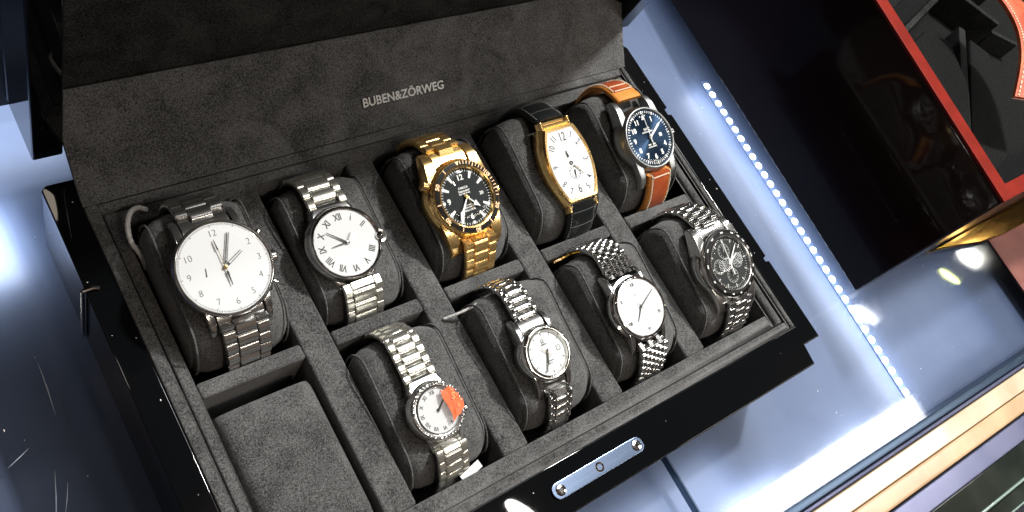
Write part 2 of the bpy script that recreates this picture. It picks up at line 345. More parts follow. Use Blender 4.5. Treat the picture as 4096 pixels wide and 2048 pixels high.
# ------------------------------------------------------------------ pillows and watches
GEN_BACK = [(7.0, 2.65), (7.55, 2.3), (8.05, 1.5), (8.28, .4), (8.15, -1.1)]
GEN_FRONT = [(1.75, 1.85), (1.25, 1.25), (.8, .5), (.58, -.35), (.62, -1.3)]
GEN_BOT = [(1.5, -2.9), (3.2, -3.7), (5.5, -3.7), (7.4, -2.8)]
def loop(w, lug):
    """strap centre line in the y-z plane: (front path, back path, pillow outline)"""
    k = (w['z'] + 3.6) / (2.75 + 3.6); dy = 0 if w['row'] == 0 else -8.86
    f = lambda P: [(y + dy, -3.6 + (z + 3.6) * k) for y, z in P]
    a = math.radians(w['tilt']); cy, sy = math.cos(a), math.sin(a)
    loc = lambda u, h: (w['y'] + u * cy - h * sy, w['z'] + u * sy + h * cy)
    F = [loc(-lug + .2, -.62), loc(-lug, -.70)] + f(GEN_FRONT)
    B = [loc(lug - .2, -.62), loc(lug, -.66)] + [p for p in f(GEN_BACK) if p[0] > loc(lug, 0)[0] + .25]
    top = [loc(-lug * .75, -1.1), loc(0, -1.05), loc(lug * .75, -.95)]
    out = f(GEN_BOT)[::-1] + F[2:][::-1] + top + B[2:]
    return F, B, out
def hull(pts):
    ps = sorted(set(pts)); cr = lambda o, a, b: (a[0] - o[0]) * (b[1] - o[1]) - (a[1] - o[1]) * (b[0] - o[0])
    lo = []
    for p in ps:
        while len(lo) > 1 and cr(lo[-2], lo[-1], p) <= 0: lo.pop()
        lo.append(p)
    up = []
    for p in ps[::-1]:
        while len(up) > 1 and cr(up[-2], up[-1], p) <= 0: up.pop()
        up.append(p)
    H_ = lo[:-1] + up[:-1]; out = []                 # even spacing round the hull
    for i, p in enumerate(H_):
        q = H_[(i + 1) % len(H_)]; d = math.dist(p, q); k = max(1, round(d / 1.1))
        out += [(p[0] + (q[0] - p[0]) * j / k, p[1] + (q[1] - p[1]) * j / k) for j in range(k)]
    return out
def pillow(w, xc, label, hw=2.27):
    _, _, out = loop(w, w['lug']); out = hull(out); P = catmull([Vector((p[0], p[1], 0)) for p in out], 4, True)
    for _k in range(10): P = [(P[i - 1] + P[i] * 2 + P[(i + 1) % len(P)]) / 4 for i in range(len(P))]
    c = sum(P, Vector()) / len(P)
    o = thing('watch_pillow', label, 'watch pillow', (xc, c.x, -4.5), 'suede pillows holding the watches')
    mb = MB(); sl = []
    for x in (-1, -.985, -.94, -.85, -.70, -.45, 0, .45, .70, .85, .94, .985, 1):
        s = (1 - abs(x) ** 5 * .0) ; ins = .22 + .42 * abs(x) ** 7 + .20 * abs(x) ** 3
        sl.append((xc + x * hw, ins))
    vs = []; n = len(P)
    for x, ins in sl:
        for i, p in enumerate(P):
            d = (P[(i + 1) % n] - P[i - 1]).normalized(); nr = Vector((d.y, -d.x, 0))
            if nr.dot(p - c) > 0: nr = -nr
            q = p + nr * ins; vs.append((x, q.x, q.y))
    fs = [(a * n + i, a * n + (i + 1) % n, (a + 1) * n + (i + 1) % n, (a + 1) * n + i) for a in range(len(sl) - 1) for i in range(n)]
    fs += [list(range(n)), list(range((len(sl) - 1) * n, len(sl) * n))]
    body = mb.add(vs, fs).build('cushion', M['suede'], o, smooth=70)
    for sgn in (-1, 1):                      # piping seam near each end
        pts = []
        for i, p in enumerate(P):
            d = (P[(i + 1) % n] - P[i - 1]).normalized(); nr = Vector((d.y, -d.x, 0))
            if nr.dot(p - c) > 0: nr = -nr
            q = p + nr * .43; pts.append((xc + sgn * hw * .93, q.x, q.y))
        MB().tube(pts + pts[:1], .06, 6).build('piping', M['suede'], body)
    return o

class Path:
    def __init__(s, pts):
        s.p = [Vector((a, b)) for a, b in [(v.x, v.y) for v in catmull([Vector((p[0], p[1], 0)) for p in pts], 10)]]
        s.s = [0]
        for i in range(1, len(s.p)): s.s.append(s.s[-1] + (s.p[i] - s.p[i - 1]).length)
    @property
    def len(s): return s.s[-1]
    def at(s, t, sign):
        t = min(max(t, 0), s.len - 1e-4); i = 0
        while s.s[i + 1] < t: i += 1
        f = (t - s.s[i]) / max(1e-6, s.s[i + 1] - s.s[i]); p = s.p[i].lerp(s.p[i + 1], f)
        d = (s.p[min(i + 2, len(s.p) - 1)] - s.p[max(i - 1, 0)]).normalized(); n = Vector((-d.y, d.x)) * sign
        return p, d, n
def band(path, sign, x0, wf, th, mb=None, t0=0, t1=None, h0=0, prof=None, seg=40):
    """sweep a strap cross-section along the path; wf(t)=half width, th=thickness"""
    mb = mb or MB(); t1 = t1 or path.len; vs = []; prof = prof or [(-1, 0), (-1, .55), (-.93, .9), (-.8, 1), (.8, 1), (.93, .9), (1, .55), (1, 0)]; k = len(prof)
    for i in range(seg + 1):
        t = t0 + (t1 - t0) * i / seg; p, d, n = path.at(t, sign); w = wf(t)
        for a, h in prof: q = p + n * (h0 + h * th); vs.append((x0 + a * w, q.x, q.y))
    fs = [(i * k + j, i * k + (j + 1) % k, (i + 1) * k + (j + 1) % k, (i + 1) * k + j) for i in range(seg) for j in range(k)]
    return mb.add(vs, fs + [list(range(k)), list(range(seg * k, seg * k + k))])
def link_piece(mb, path, sign, x0, x1, s0, s1, h, base=.04, curved=.3):
    vs = []; pr = [(0, .25), (.09, .62), (.24, .88), (.5, 1), (.76, .88), (.91, .62), (1, .25)]
    for f, hh in pr:
        p, d, n = path.at(s0 + (s1 - s0) * f, sign); hh2 = h * (1 - curved + curved * hh); e = .03 * (1 - hh)
        for x, hx in ((x0, .0), (x0, .72), (x0 + .035, 1), (x1 - .035, 1), (x1, .72), (x1, .0)):
            q = p + n * (base + hh2 * hx); vs.append((x, q.x, q.y))
    k = 6; fs = [(i * k + j, i * k + (j + 1) % k, (i + 1) * k + (j + 1) % k, (i + 1) * k + j) for i in range(6) for j in range(k)]
    mb.add(vs, fs + [list(range(k)), list(range(6 * k, 7 * k))])
def bracelet(root, path, sign, xc, w0, w1, cols, pitch, mats, hgt=.22, curved=.45, start=.0):
    wf = lambda t: (w0 + (w1 - w0) * min(1, t / 5.0))
    base = band(path, sign, xc, lambda t: wf(t) * .96, .10, h0=-.05).build('bracelet', M['steel_dark'] if mats[0] != 'gold' else M['gold'], root)
    nrow = int((path.len - start) / pitch)
    for r in range(nrow):
        by = {}
        for (a, b_, off, hk, mi) in cols:
            s0 = start + (r + off) * pitch; s1 = s0 + pitch * .94
            if s1 > path.len: continue
            w = wf(s0); mb = by.setdefault(mi, MB())
            link_piece(mb, path, sign, xc + a * w + .012, xc + b_ * w - .012, s0, s1, hgt * hk, curved=curved)
        for mi, mb in by.items():
            if mb.v: mb.build('link', M[mats[mi]], base, smooth=40)
    return base

THREE = [(-1, -.46, .5, .92, 0), (-.46, .46, 0, 1, 0), (.46, 1, .5, .92, 0)]
WATCH = {}
def start(key, name_label, x, y, z, tilt, row, lug, base='wristwatch'):
    w = dict(x=x, y=y, z=z, tilt=tilt, row=row, lug=lug); WATCH[key] = w
    o = thing(base, name_label, 'wristwatch', (x, y, z - 1.4)); o['group'] = 'wristwatches in the suede compartments'
    C_ = T(x, y, z) @ RX(tilt)
    F, B, _ = loop(w, lug)
    return w, o, C_, Path(F), Path(B)
def case_round(o, C_, R, h, mat, lugm=None, wl=1.0, lug=2.5, lw=.34, spread=0, caseprof=None):
    prof = caseprof or [(R * .90, -h), (R * .97, -h * .93), (R, -h * .68), (R * 1.01, -h * .42), (R * .985, -h * .2), (R * .93, -.10), (R * .7, -.10)]
    c = MB(C_).lathe(prof, 96).build('case', mat, o, smooth=50)
    if lugm is not None:
        for sx in (-1, 1):
            for sy in (-1, 1):
                xi = wl + .04; y0 = math.sqrt(max(.1, (R * .96) ** 2 - (xi + lw * .5) ** 2)) * .82
                pts = [(y0 - .35, -.16), (y0 + .1, -.15), (lug - .55, -.24), (lug - .12, -.48), (lug + .12, -.80), (lug + .05, -1.02), (lug - .35, -1.0), (y0, -h * .85), (y0 - .35, -h * .8)]
                mb = MB(C_); n = len(pts); x0, x1 = xi, xi + lw; sp = spread
                vs = [(sx * x0, sy * a, b_) for a, b_ in pts] + [(sx * (x1 + (sp * (1 - (a - pts[0][0]) / (lug - pts[0][0])))), sy * a, b_) for a, b_ in pts]
                mb.add(vs, [list(range(n)), list(range(n, 2 * n))[::-1]] + [(i, (i + 1) % n, n + (i + 1) % n, n + i) for i in range(n)])
                mb.build('lug', lugm, c, bevel=.06, seg=2)
    return c
def endlink(o, C_, R, wl, lug, mat, par):
    for sy in (-1, 1):
        mb = MB(C_); pts = [(R * .86, -.30), (lug - .35, -.38), (lug + .02, -.62), (lug + .05, -.85), (R * .8, -.9)]
        n = len(pts); vs = [(-wl, sy * a, b_) for a, b_ in pts] + [(wl, sy * a, b_) for a, b_ in pts]
        mb.add(vs, [list(range(n)), list(range(n, 2 * n))[::-1]] + [(i, (i + 1) % n, n + (i + 1) % n, n + i) for i in range(n)]).build('end_link', mat, par, bevel=.05)
def bezel(o, C_, r0, r1, z0, z1, mat, name='bezel', n=96, wob=None, par=None):
    prof = [(r1, z0), (r1, z0 + (z1 - z0) * .55), (r1 - .06, z1 - .02), (r1 - .12, z1), (r0 + .06, z1 - .01), (r0, z1 - .06), (r0, z0)]
    return MB(C_).lathe(prof, n, closed=True, wob=wob).build(name, mat, par or o, smooth=50)
def pol(a, r): a = math.radians(a); return r * math.sin(a), r * math.cos(a)
def hand(o, C_, ang, r0, r1, w0, w1, z, mat, name, tip=.3, outline=None):
    R = C_ @ RZ(-ang); mb = MB(R); L_ = r1 - r0
    pts = [(-w0, -r0 if False else r0), (w0, r0), (w1, r1 - tip * (w1 > .02)), (0 if w1 > .02 else w1, r1), (-w1, r1 - tip * (w1 > .02))]
    return mb.prism(pts, z, z + .025).build(name, mat, o, smooth=20)
def ticks(mb, R, r0, r1, w, z, skip=(), n=60, every=1, ext=.012, angs=None):
    for i in (range(0, n, every) if angs is None else angs):
        if i in skip: continue
        a = 360 * i / n if angs is None else i
        mb.box((-w, r0, z), (w, r1, z + ext), R=R @ RZ(-a)) if False else mb.add([(R @ RZ(-a)) @ Vector(p) for p in [(-w, r0, z), (w, r0, z), (w, r1, z), (-w, r1, z), (-w, r0, z + ext), (w, r0, z + ext), (w, r1, z + ext), (-w, r1, z + ext)]],
            [(3, 2, 1, 0), (4, 5, 6, 7), (0, 1, 5, 4), (1, 2, 6, 5), (2, 3, 7, 6), (3, 0, 4, 7)])
def numerals(C_, items, r, size, z, radial=False, sx=1, bold=0, mb=None, yr=1, xr=1):
    mb = mb or MB()
    for a, s in items:
        x, y = pol(a, r); rot = -a if radial else 0
        if radial and 95 < a < 265 and radial == 'flip': rot = 180 - a
        mb.text(s, size, C_ @ T(x * xr, y * yr, z) @ RZ(rot), sx=sx, ext=.008, bold=bold)
    return mb
def crystal(o, C_, r, z0, z1, n=64, mat='crystal_soft'):
    return MB(C_).lathe([(0.001, z1), (r * .4, z1 - (z1 - z0) * .10), (r * .75, z1 - (z1 - z0) * .35), (r * .93, z1 - (z1 - z0) * .65), (r, z0)], n).build('crystal', M[mat], o, smooth=80)
def crown(o, C_, ang, r, rad, ln, mat, name='crown', z=-.5, n=28, knurl=.05):
    R = C_ @ RZ(-ang) @ T(0, r, z) @ RX(-90)
    return MB(R).lathe([(0.001, ln), (rad * .8, ln), (rad, ln - .05), (rad, .08), (rad * .75, .02), (rad * .5, -.25)], n, wob=lambda i, j: knurl * (i % 2) if 1 <= j <= 3 else 0).build(name, mat, o, smooth=40)
ROM = ['XII', 'I', 'II', 'III', 'IIII', 'V', 'VI', 'VII', 'VIII', 'IX', 'X', 'XI']

# ---- 1: large white chronograph, steel bracelet
w, o, C_, PF, PB = start('A', 'largest steel chronograph with plain white dial and pale outlined numerals, beside the silver cord loop', -13.26, 3.95, 2.75, 15, 0, 2.55)
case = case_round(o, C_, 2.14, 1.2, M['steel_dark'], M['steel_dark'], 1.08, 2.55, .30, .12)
endlink(o, C_, 2.14, 1.06, 2.55, M['steel'], case)
bezel(o, C_, 2.0, 2.16, -.25, .08, M['steel'])
d = MB(C_).disc(2.0, 0, 96).build('dial', M['dial_white'], o)
numerals(C_, [(0, '12'), (60, '2'), (90, '3'), (120, '4'), (150, '5'), (180, '6'), (210, '7'), (240, '8'), (270, '9'), (300, '10')], 1.56, .42, .004, sx=.95, bold=-.008).build('numerals', M['ink_grey'], d)
t_ = MB(); ticks(t_, C_, 1.84, 1.96, .012, .003, n=12); ticks(t_, C_, 1.90, 1.96, .008, .003, angs=[k for k in range(0, 360, 2)])
t_.build('minute_track', M['ink_grey'], d)
def outline_hand(ang, r1, wd, z, name):
    mb = MB(C_ @ RZ(-ang)); mb.prism([(-wd, .25), (-wd + .025, .25), (-wd * .8 + .025, r1), (-wd * .8, r1)], z, z + .03); mb.prism([(wd - .025, .25), (wd, .25), (wd * .8, r1), (wd * .8 - .025, r1)], z, z + .03)
    mb.prism([(-wd, .2), (wd, .2), (wd, .25), (-wd, .25)], z, z + .03); mb.build(name, M['hand_dark'], d)
outline_hand(24, 1.55, .065, .06, 'minute_hand'); outline_hand(62, 1.02, .07, .04, 'hour_hand')
hand(d, C_, -3, -.3, 1.28, .014, .010, .09, M['hand_gold'], 'seconds_hand'); hand(d, C_, 179, .2, .84, .05, .012, .09, M['hand_dark'], 'seconds_tail')
hand(d, C_, -4, .80, 1.22, .035, .012, .10, M['hand_dark'], 'seconds_tip')
MB(C_).lathe([(.001, .14), (.08, .13), (.10, .05)], 20).build('hand_hub', M['hand_gold'], d)
MB(C_ @ T(-.87, -.02, 0)).prism([(-.02, -.14), (.02, -.14), (.09, .22), (.07, .22)], .01, .03).build('small_hand', M['hand_dark'], d)
crystal(o, C_, 1.99, .06, .16)
crown(o, C_, 93, 2.12, .30, .32, M['steel'])
for a in (61, 122): crown(o, C_, a, 2.10, .13, .36, M['chrome'], 'push_button', knurl=0)
for P_, s in ((PF, -1), (PB, 1)): bracelet(o, P_, s, -13.26, 1.08, .95, THREE, .62, ['steel', 'steel'], .24, .55)

# ---- 2: round steel watch with roman numerals and guarded ball crown
w, o, C_, PF, PB = start('B', 'steel watch with round white roman numeral dial and a ball crown sunk in its rim', -7.16, 3.72, 1.6, 17, 0, 2.15)
case = case_round(o, C_, 1.86, 1.25, M['steel_dark'], None, caseprof=[(1.2, -1.25), (1.6, -1.15), (1.88, -.75), (1.92, -.48), (1.84, -.2), (1.74, -.05), (1.5, -.05)])
for sy in (-1, 1):
    mb = MB(C_); pts = [(1.3, -.35), (1.95, -.44), (2.2, -.62), (2.2, -.9), (1.3, -1.0)]; n = 5
    vs = [(-1.25, sy * pts[0][0], pts[0][1])] ; mb = MB(C_)
    vs = [(-1.25 if a < 1.5 else -.98, sy * a, b_) for a, b_ in pts] + [(1.25 if a < 1.5 else .98, sy * a, b_) for a, b_ in pts]
    mb.add(vs, [list(range(n)), list(range(n, 2 * n))[::-1]] + [(i, (i + 1) % n, n + (i + 1) % n, n + i) for i in range(n)]).build('lug', M['steel_dark'], case, bevel=.12, seg=3)
bezel(o, C_, 1.63, 1.80, -.15, .12, M['chrome'])
d = MB(C_).disc(1.66, 0, 96).build('dial', M['dial_white'], o)
numerals(C_, [(30 * i, ROM[i]) for i in range(12) if i != 3], 1.27, .46, .004, radial=True, sx=.72, bold=.012).build('numerals', M['ink'], d)
hand(d, C_, -49, -.12, 1.10, .045, .014, .06, M['hand_dark'], 'minute_hand'); hand(d, C_, -92, -.12, .80, .045, .012, .04, M['hand_dark'], 'hour_hand'); hand(d, C_, 38, -.1, .52, .014, .010, .08, M['hand_dark'], 'seconds_hand')
MB(C_).lathe([(.001, .12), (.07, .11), (.08, .03)], 20).build('hand_hub', M['steel'], d)
crystal(o, C_, 1.64, .10, .26)
cr = MB(C_ @ T(1.72, -.18, .02)).lathe([(.001, .20), (.12, .17), (.2, .08), (.23, 0), (.2, -.1), (.1, -.2)], 20).build('crown', M['chrome'], o, smooth=60)
MB(C_ @ T(1.80, -.19, -.12)).lathe([(.20, .1), (.32, .12), (.36, .05), (.34, -.2), (.2, -.2)], 28).build('crown_guard', M['steel'], o)
BIGC = [(-1, -.62, 0, .95, 0), (-.62, .62, 0, 1, 0), (.62, 1, 0, .95, 0)]
for P_, s in ((PF, -1), (PB, 1)): bracelet(o, P_, s, -7.16, 1.02, .98, [(-1, -.60, .0, .9, 0), (-.60, .60, .5, 1, 0), (.60, 1, .0, .9, 0)], .66, ['steel_warm', 'steel_warm'], .22, .6)

# ---- 3: gold diver
w, o, C_, PF, PB = start('C', 'all gold diver watch with a black dial and black rotating bezel on a gold bracelet', -.49, 3.70, 2.4, 21, 0, 2.65)
case = case_round(o, C_, 2.10, 1.25, M['gold_pol'], M['gold_pol'], 1.0, 2.65, .50, .30)
endlink(o, C_, 2.0, 1.0, 2.65, M['gold'], case)
bezel(o, C_, 1.60, 1.96, -.20, .16, M['gold_pol'], n=144, wob=lambda i, j: .018 * (1 if (i // 2) % 2 else 0) if j in (0, 1) else 0)
ins = MB(C_).lathe([(1.86, .165), (1.84, .185), (1.66, .205), (1.64, .19)], 96).build('bezel_insert', M['bezel_black'], o)
nb = MB(); t1 = MB()
for a, s in ((180, '30'), (240, '40'), (120, '20'), (60, '10'), (300, '50')):
    x, y = pol(a, 1.755); nb.text(s, .30, C_ @ T(x, y, .205) @ RZ(-a), sx=1.15, ext=.008, bold=.008)
ticks(nb, C_, 1.64, 1.87, .022, .20, angs=[30, 90, 150, 210, 270, 330]); ticks(nb, C_, 1.70, 1.87, .020, .20, angs=[6 * k for k in range(1, 18) if k % 5])
nb.prism([(-.12, 1.86), (.12, 1.86), (0, 1.66)], .20, .21, R=C_); nb.build('bezel_numerals', M['rose'], ins)
MB(C_).lathe([(1.65, .19), (1.62, .235), (1.54, .20), (1.48, .02)], 96).build('inner_ring', M['gold_pol'], o)
d = MB(C_).disc(1.5, 0, 96).build('dial', M['dial_black'], o)
n_ = numerals(C_, [(0, '12'), (180, '6'), (270, '9')], 1.04, .40, .006, bold=.012)
n_.text('20', .24, C_ @ T(.97, -.02, .006), ext=.008, bold=.006)
for s, yy, sz in (('OMEGA', .50, .17), ('Seamaster', .34, .17), ('PROFESSIONAL', .20, .10), ('CO-AXIAL', -.42, .10), ('CHRONOMETER', -.54, .10), ('600m/2000ft', -.68, .13)): n_.text(s, sz, C_ @ T(0, yy, .006), ext=.006, bold=.003)
ticks(n_, C_, 1.34, 1.45, .014, .005, angs=range(0, 360, 6)); 
for a in (30, 60, 120, 150, 210, 240, 300, 330): n_.prism([(-.09, 1.42), (.09, 1.42), (.055, 1.02), (-.055, 1.02)], .005, .03, R=C_ @ RZ(-a))
for a in (0, 180, 270): n_.prism([(-.09, 1.43), (.09, 1.43), (.07, 1.28), (-.07, 1.28)], .005, .03, R=C_ @ RZ(-a))
n_.build('numerals', M['lume'], d)
hh = MB(C_ @ RZ(-137)); hh.prism([(-.03, .1), (.03, .1), (.03, .50), (.15, .50), (0, .90), (-.15, .50), (-.03, .50)], .07, .10); hh.build('hour_hand', M['lume'], d)
hh = MB(C_ @ RZ(-217)); hh.prism([(-.03, .1), (.03, .1), (.06, .8), (.13, .95), (0, 1.32), (-.13, .95), (-.06, .8)], .10, .13); hh.build('minute_hand', M['lume'], d)
hand(d, C_, 170, -.3, .75, .015, .01, .14, M['gold_pol'], 'seconds_hand')
MB(C_).lathe([(.001, .17), (.10, .15), (.13, .05)], 20).build('hand_hub', M['gold_pol'], d)
crystal(o, C_, 1.5, .16, .30, mat='crystal')
crown(o, C_, -58, 2.02, .28, .36, M['gold_pol'], 'helium_valve', z=-.45); crown(o, C_, 92, 2.02, .30, .30, M['gold_pol'], z=-.55)
for P_, s in ((PF, -1), (PB, 1)): bracelet(o, P_, s, -.49, 1.02, .88, THREE, .60, ['gold', 'gold'], .24, .45)

# ---- 4: gold tonneau watch, black leather
w, o, C_, PF, PB = start('D', 'gold barrel shaped watch with white dial on a black leather strap', 6.40, 3.55, 2.75, 19, 0, 2.65)
def tonneau(hw, ht, hl, n=14):
    P = []
    for i in range(n + 1):
        t = -1 + 2 * i / n; P.append((hw - (hw - ht) * t * t, hl * t))
    return P + [(-x, y) for x, y in P[::-1]]
To = tonneau(1.66, 1.08, 2.22); Ti = tonneau(1.38, .86, 1.92)
cs = MB(C_)
lev = [(1.0, -1.25, .90), (1.0, -.9, 1.0), (1.0, -.35, 1.0), (1.0, -.08, .96)]
for k in range(3):
    a, b_ = lev[k], lev[k + 1]; n = len(To)
    cs.add([(x * a[2], y * a[2], a[1]) for x, y in To] + [(x * b_[2], y * b_[2], b_[1]) for x, y in To], [(i, (i + 1) % n, n + (i + 1) % n, n + i) for i in range(n)])
cs.add([(x * .9, y * .9, -1.25) for x, y in To], [list(range(len(To)))])
case = cs.build('case', M['gold_pol'], o, smooth=40)
bz = MB(C_); n = len(To); lv = [(1.0, 0, -.08, .96), (0, 0, .05, .93), (0, 1, .06, 1.03), (0, 1, -.02, 1.0)]
rings = [[(x * .96, y * .96, -.08) for x, y in To], [(x * .92, y * .93, .06) for x, y in To], [(x * 1.03, y * 1.02, .07) for x, y in Ti], [(x, y, -.02) for x, y in Ti]]
bz.add(sum(rings, []), [(k * n + i, k * n + (i + 1) % n, (k + 1) * n + (i + 1) % n, (k + 1) * n + i) for k in range(3) for i in range(n)])
bz.build('bezel', M['gold_pol'], o, smooth=40)
d = MB(C_).add([(x, y, 0) for x, y in Ti], [list(range(n))]).build('dial', M['dial_white'], o)
nm = MB()
for i in range(12):
    a = i * 30; x, y = pol(a, 1); ty = max(-1, min(1, y * 1.35)); yy = 1.50 * ty; hwid = (1.38 - .52 * (yy / 1.92) ** 2) - .30
    xx = x / max(abs(x), .01) * hwid * min(1, abs(x) * 1.6) if abs(x) > .1 else 0
    nm.text(str(12 if i == 0 else i), (.72 if i in (0, 6) else .54), C_ @ T(xx, yy, .006) @ RZ(-a if y > -.1 else 180 - a), sx=.7, ext=.008, bold=.002)
nm.build('numerals', M['ink'], d)
MB(C_).lathe([(.05, .03), (.09, .05), (.12, .03)], 20).build('hand_hub', M['ink'], d)
hand(d, C_, 142, .2, 1.0, .02, .012, .05, M['hand_gold'], 'minute_hand'); hand(d, C_, -8, .35, .75, .05, .012, .04, M['hand_dark'], 'hour_hand'); hand(d, C_ @ T(.05, -.55, 0), 190, -.15, .3, .035, .01, .03, M['hand_dark'], 'small_hand')
nm = MB(); nm.lathe([(.36, .004), (.36, .012), (.38, .012), (.38, .004)], 32, R=C_ @ T(.05, -.55, 0)); ticks(nm, C_ @ T(.05, -.55, 0), .26, .35, .014, .004, n=12)
for i in range(-9, 10):
    if i % 2: nm.box((1.30 - .0065 * i * i - .03, i * .17 - .012, .004), (1.30 - .0065 * i * i + .02, i * .17 + .012, .012), R=C_)
nm.build('subdial', M['ink_grey'], d)
crown(o, C_, 100, 1.62, .14, .22, M['gold_pol'], z=-.4)
for sy in (-1, 1):
    MB(C_).tube([(-.98, sy * 2.28, -.30), (.98, sy * 2.28, -.30)], .15, 10).tube([(-.98, sy * 2.50, -.48), (.98, sy * 2.50, -.48)], .11, 10).build('strap_bar', M['gold_pol'], case)
    for sx in (-1, 1): MB(C_).box((sx * .96 - .1, min(sy * 1.9, sy * 2.62), -.68), (sx * .96 + .1, max(sy * 1.9, sy * 2.62), -.14)).build('lug', M['gold_pol'], case, bevel=.08)
cvx = [(-1, 0), (-1, .4), (-.92, .62), (-.6, .9), (0, 1), (.6, .9), (.92, .62), (1, .4), (1, 0)]
for P_, s in ((PF, -1), (PB, 1)):
    st = band(P_, s, 6.40, lambda t: .98 - .06 * min(1, t / 5), .34, prof=cvx, t0=.15).build('strap', M['blackleather'], o, smooth=60)
    mb = MB()
    for k in range(26):
        for sx in (-1, 1):
            t = .3 + k * .2
            if t + .12 > P_.len: continue
            p, dd_, nn_ = P_.at(t, s); q, _, n2 = P_.at(t + .11, s); p = p + nn_ * .25; q = q + n2 * .25
            mb.tube([(6.40 + sx * .84, p.x, p.y), (6.40 + sx * .84, q.x, q.y)], .022, 5)
    mb.build('stitching', M['blackthread'], st)
    mb = MB()
    for k in range(5):
        t = .8 + k * .85
        if t > P_.len: continue
        p, _, nn_ = P_.at(t, s); mb.tube([(6.40 + x, (p + nn_ * (.36 - .10 * (x / .9) ** 2)).x, (p + nn_ * (.335 - .10 * (x / .9) ** 2)).y) for x in (-.8, -.4, 0, .4, .8)], .02, 5)
    mb.build('scale_crease', M['crease'], st)

# ---- 5: pilot watch, tan strap
w, o, C_, PF, PB = start('E', 'grey steel pilot watch with dark blue dial on a stitched tan and chestnut leather strap', 12.57, 3.52, 2.75, 18, 0, 2.6)
case = case_round(o, C_, 2.0, 1.2, M['matte_steel'], M['matte_steel'], 1.02, 2.6, .36, .2)
bezel(o, C_, 1.70, 1.90, -.18, .10, M['matte_steel'])
d = MB(C_).disc(1.72, 0, 96).build('dial', M['dial_blue'], o)
n_ = numerals(C_, [(30, '1'), (120, '4'), (150, '5'), (180, '6'), (210, '7'), (240, '8'), (270, '9'), (300, '10'), (330, '11')], 1.18, .40, .006, bold=.016)
n_.prism([(-.15, 1.12), (.15, 1.12), (0, 1.40)], .005, .02, R=C_)
for sx in (-1, 1): n_.disc(.04, .01, 10, R=C_ @ T(sx * .2, 1.33, 0))
n_.text('IWC', .24, C_ @ T(0, .52, .006), ext=.006, bold=.004); n_.text('SCHAFFHAUSEN', .115, C_ @ T(0, .36, .006), ext=.006, bold=.004)
n_.text('MARK XVIII', .115, C_ @ T(0, -.42, .006), ext=.006, bold=.004); n_.text('AUTOMATIC', .115, C_ @ T(0, -.56, .006), ext=.006, bold=.004)
n_.box((.80, -.10, .004), (1.02, .10, .012), R=C_)
ticks(n_, C_, 1.50, 1.62, .020, .005, angs=range(0, 360, 6)); ticks(n_, C_, 1.46, 1.64, .04, .006, angs=range(0, 360, 30)); n_.build('numerals', M['lume'], d)
hand(d, C_, 57, -.1, 1.35, .05, .07, .09, M['lume'], 'minute_hand'); hand(d, C_, 174, -.1, .55, .05, .05, .07, M['lume'], 'hour_hand'); hand(d, C_, -1, -.4, 1.45, .018, .012, .12, M['lume'], 'seconds_hand')
MB(C_).lathe([(.001, .15), (.08, .14), (.1, .04)], 20).build('hand_hub', M['steel'], d)
crystal(o, C_, 1.71, .09, .20, mat='crystal')
crown(o, C_, 91, 1.98, .30, .32, M['steel'])
for P_, s in ((PF, -1), (PB, 1)):
    wf = lambda t: .98 - .14 * min(1, t / 5)
    st = band(P_, s, 12.57, wf, .26, t0=.12).build('strap', M['tan'], o, smooth=50)
    band(P_, s, 12.57, lambda t: wf(t) - .26, .10, h0=.22, t0=.75).build('centre_panel', M['brown'], st, smooth=50)
    mb = MB()
    def stc(x0, t0, x1, t1):
        p, _, a1 = P_.at(t0, s); q, _, a2 = P_.at(t1, s); p = p + a1 * .325; q = q + a2 * .325
        mb.tube([(12.57 + x0, p.x, p.y), (12.57 + x1, q.x, q.y)], .042, 5)
    k = 0; t = .8
    while t < P_.len - .2:
        for sx in (-1, 1): stc(sx * (wf(t) - .20), t, sx * (wf(t) - .20), t + .13)
        t += .18
    for tt in (.8, 1.25):
        for kx in range(8): xx = -.64 + kx * .165; stc(xx, tt, xx + .13, tt)
    mb.build('stitching', M['thread'], st)

# ---- 6: small ladies' watch with stones, film and sticker
w, o, C_, PF, PB = start('I', 'small steel watch with stone set bezel, wrapped in clear film with an orange sticker', -7.02, -5.42, 1.5, 15, 1, 1.72)
case = case_round(o, C_, 1.36, 1.05, M['steel'], None, caseprof=[(.9, -1.05), (1.2, -.98), (1.40, -.6), (1.42, -.35), (1.36, -.12), (1.0, -.08)])
for sy in (-1, 1):
    mb = MB(C_); pts = [(1.0, -.25), (1.55, -.36), (1.78, -.55), (1.78, -.85), (1.0, -.9)]; n = 5
    vs = [(-.95 if a < 1.5 else -.78, sy * a, b_) for a, b_ in pts] + [(.95 if a < 1.5 else .78, sy * a, b_) for a, b_ in pts]
    mb.add(vs, [list(range(n)), list(range(n, 2 * n))[::-1]] + [(i, (i + 1) % n, n + (i + 1) % n, n + i) for i in range(n)]).build('lug', M['steel'], case, bevel=.1, seg=3)
bz = bezel(o, C_, 1.05, 1.36, -.15, .06, M['steel'])
mb = MB()
for i in range(44):
    x, y = pol(360 * i / 44, 1.245); mb.lathe([(.001, .06), (.045, .055), (.085, .015), (.07, -.03)], 7, R=C_ @ T(x, y, .06) @ RX(random.uniform(-14, 14)) @ RY(random.uniform(-14, 14)))
mb.build('bezel_stones', M['crystalstone'], bz, smooth=10)
MB(C_).lathe([(1.10, .08), (1.06, .12), (1.03, .02)], 64).build('inner_ring', M['steel'], o)
d = MB(C_).disc(1.05, 0, 72).build('dial', M['dial_white'], o)
numerals(C_, [(30 * i, ROM[i]) for i in range(12)], .84, .25, .004, radial=True, sx=.85, bold=.004).build('numerals', M['ink'], d)
